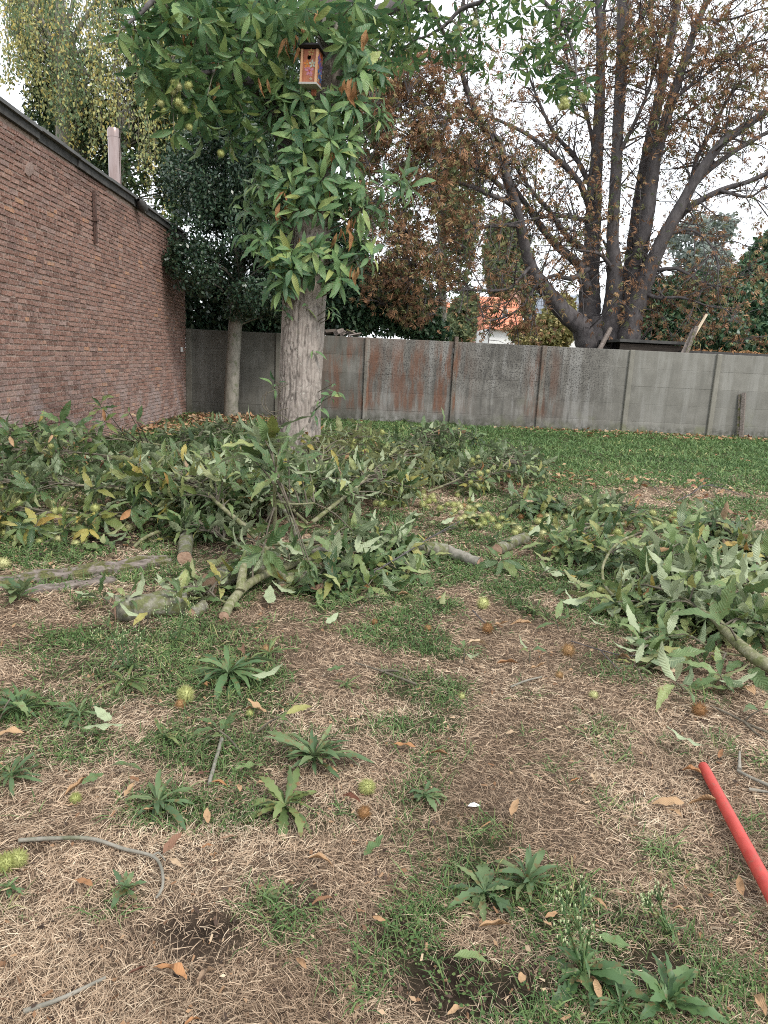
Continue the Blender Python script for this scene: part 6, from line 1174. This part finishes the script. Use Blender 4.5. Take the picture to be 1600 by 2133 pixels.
# ------------------------------------------------------------------ chestnut burs on the grass
def bur(label, px, py, rp, ms, group=None, name='chestnut_bur'):
    p = G(px, py, 0); r = rp*mpp(p); p[2] = float(gz(p[0], p[1]))+r*.78; return tag(link(name, ms[rng.integers(len(ms))], None, Matrix.Translation(p) @ rotM(rng) @ Matrix.Scale(r*1.12, 4)), label, 'chestnut bur', group)
for (label, px, py, rp, ms) in (('pair mate of bright green spiny bur at the left photo edge, nearer the edge', 14, 1822, 26, BURF), ('bright green spiny bur touching another at the left edge, the right one', 38, 1812, 24, BURF), ('green bur at the end of the long tan leaf', 158, 1677, 15, BURF), ('small pale green bur beside the crinkled green pair of leaves', 521, 1492, 11, BUR), ('half brown bur leaning on the five leaved sprig', 387, 1462, 22, BURF),
    ('half open brown bur next to the half brown one by the sprig', 376, 1478, 14, BURB), ('green fuzzy bur beside the smooth tan leaf, centre foreground', 764, 1652, 21, BURF), ('brown dried bur just below the green one, centre foreground', 758, 1703, 19, BURB), ('tiny green bur on grass, centre', 961, 1458, 10, BUR), ('green bur on the straw, centre right', 1236, 1456, 12, BUR), ('green bur lying below the two large pale leaves', 1378, 1451, 13, BUR),
    ('wide brown dried husk right of the green burs', 1455, 1493, 20, BURB), ('brown bur resting on the big weed rosette', 555, 1366, 15, BURB), ('yellow green bur at the left tip of the right heap', 1336, 1321, 10, BUR), ('bright green bur below the arched stem', 1250, 1234, 10, BUR), ('brown husk lying alone on the straw, right of centre', 1183, 1363, 18, BURB), ('fuzzy brown bur with a tan leaf against it, centre lawn', 1015, 1318, 16, BURB), ('half open yellowish bur husk near the top of the centre lawn', 1006, 1266, 17, BUR), ('small brown bur in the grass, left of centre lawn', 891, 1317, 10, BURB),
    ('green brown bur in the weeds, left of the big rosette', 205, 1335, 10, BUR), ('yellow bur on the grass at the left edge above the timber', 8, 1185, 18, BUR), ('small dry bur near the centre right sprig', 780, 1302, 9, BURB), ('green bur nestled under the right heap leaves', 1430, 1320, 11, BUR), ('small brown bur by the two large pale leaves', 1165, 1412, 11, BURB), ('lone green bur on grass behind the left timber', 175, 1127, 10, BUR)):
    bur(label, px, py, rp*.88, ms)
def bur_field(label, group, n, x0, y0, x1, y1, rm=(.03, .043), frac=.1):
    pts = []
    for i in range(n):
        for _ in range(40):
            t = rng.random(); px, py = x0+(x1-x0)*t+rng.normal(0, 22), y0+(y1-y0)*t+rng.normal(0, 9)
            p = G(px, py)
            if all(np.linalg.norm(p-q) > .075 for q in pts): break
        pts.append(p); bur(label, px, py, rng.uniform(*rm)/mpp(p), BURB if rng.random() < frac else BUR, group)
F = bur_field
F('pale green spiny bur, one of many alike scattered in front of the far heap', 'burs scattered before the far heap', 34, 850, 1035, 1010, 1075)
F('pale green spiny bur, one of many alike right of the centre heap', 'burs on the lawn right of the centre heap', 24, 930, 1080, 1130, 1110)
F('pale green spiny bur in the line of alike burs leading to the right heap', 'burs in a line to the right heap', 40, 1070, 1078, 1420, 1095)
F('pale bur among alike burs behind the right heap', 'burs behind the right heap', 16, 1400, 1095, 1600, 1150)
F('yellow green bur, one of several alike at the front edge of the left heap', 'burs before the left heap', 14, 0, 1118, 160, 1125, frac=0)
F('yellow green bur, one of several alike lying under the front of the left heap', 'burs under the left heap front', 14, 150, 1085, 330, 1095, frac=0)
F('pale bur, one of several alike between the centre heap and far heap', 'burs between centre and far heap', 14, 770, 1010, 880, 1050)

# ------------------------------------------------------------------ weeds
def weed_set(w, tooth, mat=None, n=12): return [mesh('leaf', V, Q, None, mat or M_weed, None, U, smooth=True) for (V, Q, U) in (leaf_geo(n, w, .35, .9, .12, tooth, 1.25, 31), leaf_geo(n, w*1.2, .3, 1.3, .15, tooth, 1.2, 32, .3, .1), leaf_geo(n, w*.85, .45, .6, .1, tooth, 1.3, 33, -.3, -.12))]
WN, WB = weed_set(.062, .1), weed_set(.115, .2)
WALT = {id(WN): [WN, weed_set(.055, .12, M_weed2), weed_set(.07, .08, M_weed3)], id(WB): [WB, weed_set(.10, .22, M_weed2), weed_set(.12, .2, M_weed3)]}
def weed(label, px, py, Rp, n, ms=None, el=(4, 38), name='weed', squash=1., stems=0, sh=.25):
    p = GP(px, py, .005); L = Rp*mpp(p)*1.15; t = thing(name, label, 'weed', p); ms = WALT[id(ms or WN)][rng.integers(3)]; n = int(n*(1.9 if ms[0].materials[0] else 1.4)); a0 = rng.uniform(0, 6)
    g = Geo(); g.tube([p-[0, 0, .02], p+[0, 0, .025]], [.008, .006], 6); link('crown', g.mesh('crown', M_weed), t)
    for i in range(n):
        a = a0+i*2.4+rng.normal(0, .35); e = R(el[0]+(el[1]-el[0])*(i/n)+rng.normal(0, 9)); d = np.array([math.cos(a)*math.cos(e), math.sin(a)*math.cos(e)*squash, math.sin(e)])
        M = mats4((p+[0, 0, .012+.012*i/n])[None], d[None], np.array([[-d[0]*.6+rng.normal(0, .35), -d[1]*.6+rng.normal(0, .35), 1.]]), np.array([L*rng.uniform(.45, 1.1)*(1-.35*i/n)]))[0]; link('leaf', ms[rng.integers(3)], t, Matrix(M.tolist()))
    for s in range(stems):
        top = p+np.array([rng.normal(0, .35), rng.normal(0, .25)-.05, 1.])*sh*rng.uniform(.7, 1.1); mid = (p+top)/2+rng.normal(0, .012, 3); a, b = smooth_path([p, mid, top], [.003, .0025, .0015], .03); g = Geo(); g.tube(a, b, 5); link('stem', g.mesh('stem', M_weed, True), t)
        lv, fl = [], Geo()
        for j in range(10):
            q = a[int((len(a)-1)*(.15+.8*j/10))]; az = j*2.4; d = np.array([math.cos(az), math.sin(az), rng.uniform(.2, .8)]); M = mats4(q[None], d[None], np.array([[0, 0, 1.]]), np.array([sh*rng.uniform(.12, .26)*(1.2-.7*j/10)]))[0]; link('leaf', WN[rng.integers(3)], t, Matrix(M.tolist()))
        for j in range(9):
            q = top+rng.normal(0, sh*.07, 3)+[0, 0, -.02+.01*j*.3]; fl.tube([a[-3], (a[-3]+q)/2+[0, 0, .004], q], [.001, .001, .001], 3, False, m=0); fl.tube([q, q+[0, 0, .004], q+[0, 0, .007]], [.001, .0021, .0016], 5, True, m=1)
        link('flower_head', fl.mesh('flower_head', mats=[M_weed, M_flow]), t)
    return t
k = N('cream_buds'); M_flow = k.bsdf((.42, .47, .26), .7)
weed('big dense rosette of long leaves below the centre heap logs, left of centre', 475, 1412, 112, 24); weed('rosette tucked right behind the big dense rosette with a brown bur on it', 560, 1372, 60, 12); weed('narrow leaved rosette left of the big dense rosette', 262, 1432, 80, 12); weed('spreading rosette at the left photo edge beside the three leaved sprig', 40, 1488, 90, 16)
weed('low dark rosette beside the silvery leaves, left', 165, 1498, 66, 12); weed('small flat rosette just below the foreground sprig', 342, 1545, 58, 9); weed('lush rosette cut by the left photo edge, foreground', 24, 1628, 78, 13); weed('arching rosette of many drooping leaves, centre left foreground', 655, 1590, 108, 22, WN, (20, 60)); weed('sprawling thin rosette between the tan leaves and the long twig', 330, 1690, 105, 13)
weed('broad leaved sprawling rosette, centre foreground', 592, 1690, 118, 13, WB, (5, 35)); weed('small dark serrated rosette left of the white paper scrap', 885, 1668, 50, 9, WB); weed('fan shaped rosette behind the starry one at the lower right', 1098, 1850, 95, 13, WN, (20, 65)); weed('starry open rosette with the orange leaf below it, lower right', 1008, 1872, 105, 11, WB, (8, 35))
weed('tall flowering weed with cream buds at the bottom right', 1215, 2045, 115, 11, WB, (5, 40), stems=5, sh=.2); weed('lush toothed rosette cut by the bottom edge, right', 1388, 2112, 110, 13, WB, (20, 65)); weed('toothed rosette at the bottom edge between the flowering weed and the lush one', 1290, 2118, 70, 9, WN, (20, 60)); weed('thistly little plant by the long twig, left foreground', 262, 1868, 46, 10, WB, (20, 70)); weed('small plant cut by the left edge under the green burs', 20, 1868, 48, 7, WB); weed('small pale seedling in the straw, left of centre bottom', 552, 1884, 36, 6, WB)
weed('feathery rosette under the orange leaf at the right heap front', 1360, 1385, 56, 12, WN); weed('small rosette in the centre straw', 722, 1432, 50, 7); weed('big leaved dock plant at the left end of the timbers', 40, 1248, 74, 11, WB, (25, 70)); weed('small rosette among straw below the arched stem', 1112, 1278, 44, 8)
weed('wispy flowering weed with pale buds below the short mossy log, left of two', 265, 1400, 50, 8, WN, stems=6, sh=.24); weed('wispy flowering weed with pale buds below the short mossy log, right of two', 365, 1345, 50, 8, WN, stems=6, sh=.22); weed('thin flowering weed right of the lush bottom ones near the pole', 1395, 1950, 40, 6, WN, stems=4, sh=.13)
weed('spindly upright weed growing against the pale fence bays, left of two', 1428, 903, 14, 6, WN, (40, 80), stems=2, sh=.7); weed('spindly leaning weed growing against the pale fence bays, right of two', 1448, 903, 14, 6, WN, (40, 80), stems=3, sh=.6); weed('leafy weed clump growing at the foot of the wooden stake', 1522, 908, 26, 16, WN, (40, 85), stems=3, sh=.5); weed('low green tuft growing at the fence foot behind the far heap', 843, 880, 16, 14, WB, (10, 60))
# ------------------------------------------------------------------ sticks
def stick(label, pts, r0, r1, mat=M_twig, side=(), name='twig'):
    P = np.array([GP(x, y, z) for x, y, z in pts]); t = thing(name, label, 'twig', P[0]); p, r = smooth_path(P, np.linspace(r0, r1, len(P)), .02); g = Geo(); g.tube(p, r, 7, rough=.1); link('stem', g.mesh('stem', mat, True), t)
    for s in side: Q_ = np.array([GP(x, y, z) for x, y, z in s]); p, r = smooth_path(Q_, np.linspace(r1*1.2, r1*.5, len(Q_)), .03); g = Geo(); g.tube(p, r, 5, rough=.1); link('side_twig', g.mesh('side_twig', mat, True), t)
stick('straight pale lichen covered stick standing out on the straw, left foreground', [(462, 1540, .02), (450, 1580, .02), (436, 1632, .02)], .0075, .0065, M_thin)
stick('long bent twig snaking over the straw at the lower left', [(40, 1757, .02), (110, 1755, .025), (190, 1758, .025), (260, 1775, .02), (320, 1788, .03), (338, 1815, .03), (338, 1850, .02), (325, 1872, .01)], .0065, .0035, M_thin, ([(318, 1788, .03), (330, 1780, .03), (345, 1796, .02)],))
stick('pale straight stick half sunk in the straw at the bottom left', [(50, 2112, .012), (130, 2085, .015), (220, 2042, .012)], .006, .004, M_thin)
stick('thin twig with a pale cut tip on the grass, centre', [(740, 1382, .02), (800, 1400, .025), (868, 1426, .02)], .004, .006, M_twig, ([(790, 1398, .02), (830, 1398, .04), (850, 1410, .02)],))
stick('short grey stick on straw right of the centre grass patch', [(1064, 1432, .015), (1095, 1420, .02), (1128, 1410, .015)], .005, .004, M_thin)
stick('forked bare twig near the right edge above the red pole', [(1480, 1474, .015), (1520, 1490, .02), (1560, 1510, .02), (1610, 1532, .015)], .005, .0055, M_twig, ([(1550, 1505, .02), (1575, 1530, .02), (1600, 1548, .01)],))
stick('broken pale twig pieces at the right edge beside the red pole', [(1536, 1608, .015), (1565, 1622, .02), (1615, 1642, .02)], .006, .007, M_thin, ([(1540, 1605, .02), (1540, 1570, .03)], [(1560, 1645, .01), (1605, 1650, .015)]))
stick('long thin dark switch lying across the right front of the centre heap', [(764, 1199, .06), (840, 1155, .14), (900, 1118, .16), (966, 1080, .12)], .006, .003, M_hcb, ([(890, 1124, .15), (930, 1105, .1), (950, 1098, .08)],))
stick('bare branching twig on the green lawn behind the right heap', [(1405, 1048, .03), (1440, 1030, .12), (1470, 1012, .2), (1520, 1022, .12), (1560, 1040, .04)], .007, .003, M_hcb, ([(1440, 1030, .12), (1460, 1010, .25), (1482, 990, .34)], [(1470, 1012, .2), (1500, 1010, .22), (1548, 1022, .15)], [(1430, 1034, .1), (1410, 1020, .2), (1402, 1000, .3)]))
stick('small dead twig lying in the grass left of the bare branching twig', [(1350, 1005, .02), (1365, 1020, .03), (1376, 1032, .02)], .006, .003, M_hcb)
stick('long trailing dead twig on the straw left of the right heap', [(1190, 1330, .02), (1250, 1350, .03), (1300, 1365, .03), (1355, 1365, .03)], .003, .003, M_hcb, ([(1250, 1350, .03), (1270, 1375, .05), (1290, 1395, .03)],))
stick('dark twig lying diagonally on the centre lawn by the half open husk', [(985, 1270, .02), (1005, 1290, .02), (1030, 1305, .015)], .004, .003, M_hcb)
# ------------------------------------------------------------------ the red tool handle and a scrap of paper
k = N('red_paint'); nz = k.noise(None, 14, 4, .6); M_red = k.bsdf(k.mix(k.math('MULTIPLY', k.smooth(k.noise(None, 30, 6, .75), .54, .66), .6), k.ramp(nz, [(.3, (.36, .042, .034)), (.7, (.48, .068, .052))]), (.25, .10, .07)), k.math('MULTIPLY_ADD', nz, .4, .3), k.bump(k.noise(None, 120, 2), .15, .002), .4)
a, b = GP(1465, 1600, .03), GP(1612, 1880, .05); ex = b+(b-a)*.75; ex[2] = .075
t = thing('red_pole', 'red painted wooden tool pole with rounded end lying on the straw at the right', 'pole', a)
d = unit(ex-a); r0, r1 = .0185, .0225; pts = [a-d*.014, a-d*.011, a-d*.004, a+d*.012]; rad = [r0*.35, r0*.72, r0*.94, r0]
for f in (.15, .3, .5, .7, .85, 1.): pts.append(a+(ex-a)*f); rad.append(r0+(r1-r0)*f)
g = Geo(); g.tube(np.array(pts), rad, 22, rough=.012); link('handle', g.mesh('handle', M_red, True), t)
g = Geo(); e = ex; g.tube([e-d*.03, e+d*.09], [.027, .027], 18); g.tube([e+d*.07, e+d*.16], [.021, .018], 14); link('socket', g.mesh('socket', M_rust, True), t)
p = GP(988, 1681, .012); s = mpp(p); V = np.array([[-14, 0, 0], [-8, 6, 3], [0, 5, 6], [9, 5, 2], [14, 0, 1], [8, -5, 4], [0, -3, 1], [-9, -5, 3]])*s
k = N('white_paper'); o = link('paper_scrap', mesh('paper_scrap', np.vstack([V, V.mean(0)+[0, 0, 4*s]])+p, None, [[i, (i+1) % 8, 8] for i in range(8)]+[[(i+1) % 8, i, 8] for i in range(0)], k.bsdf((.75, .75, .74), .7)))
tag(o, 'small crumpled white paper scrap on the straw, centre right foreground', 'paper')
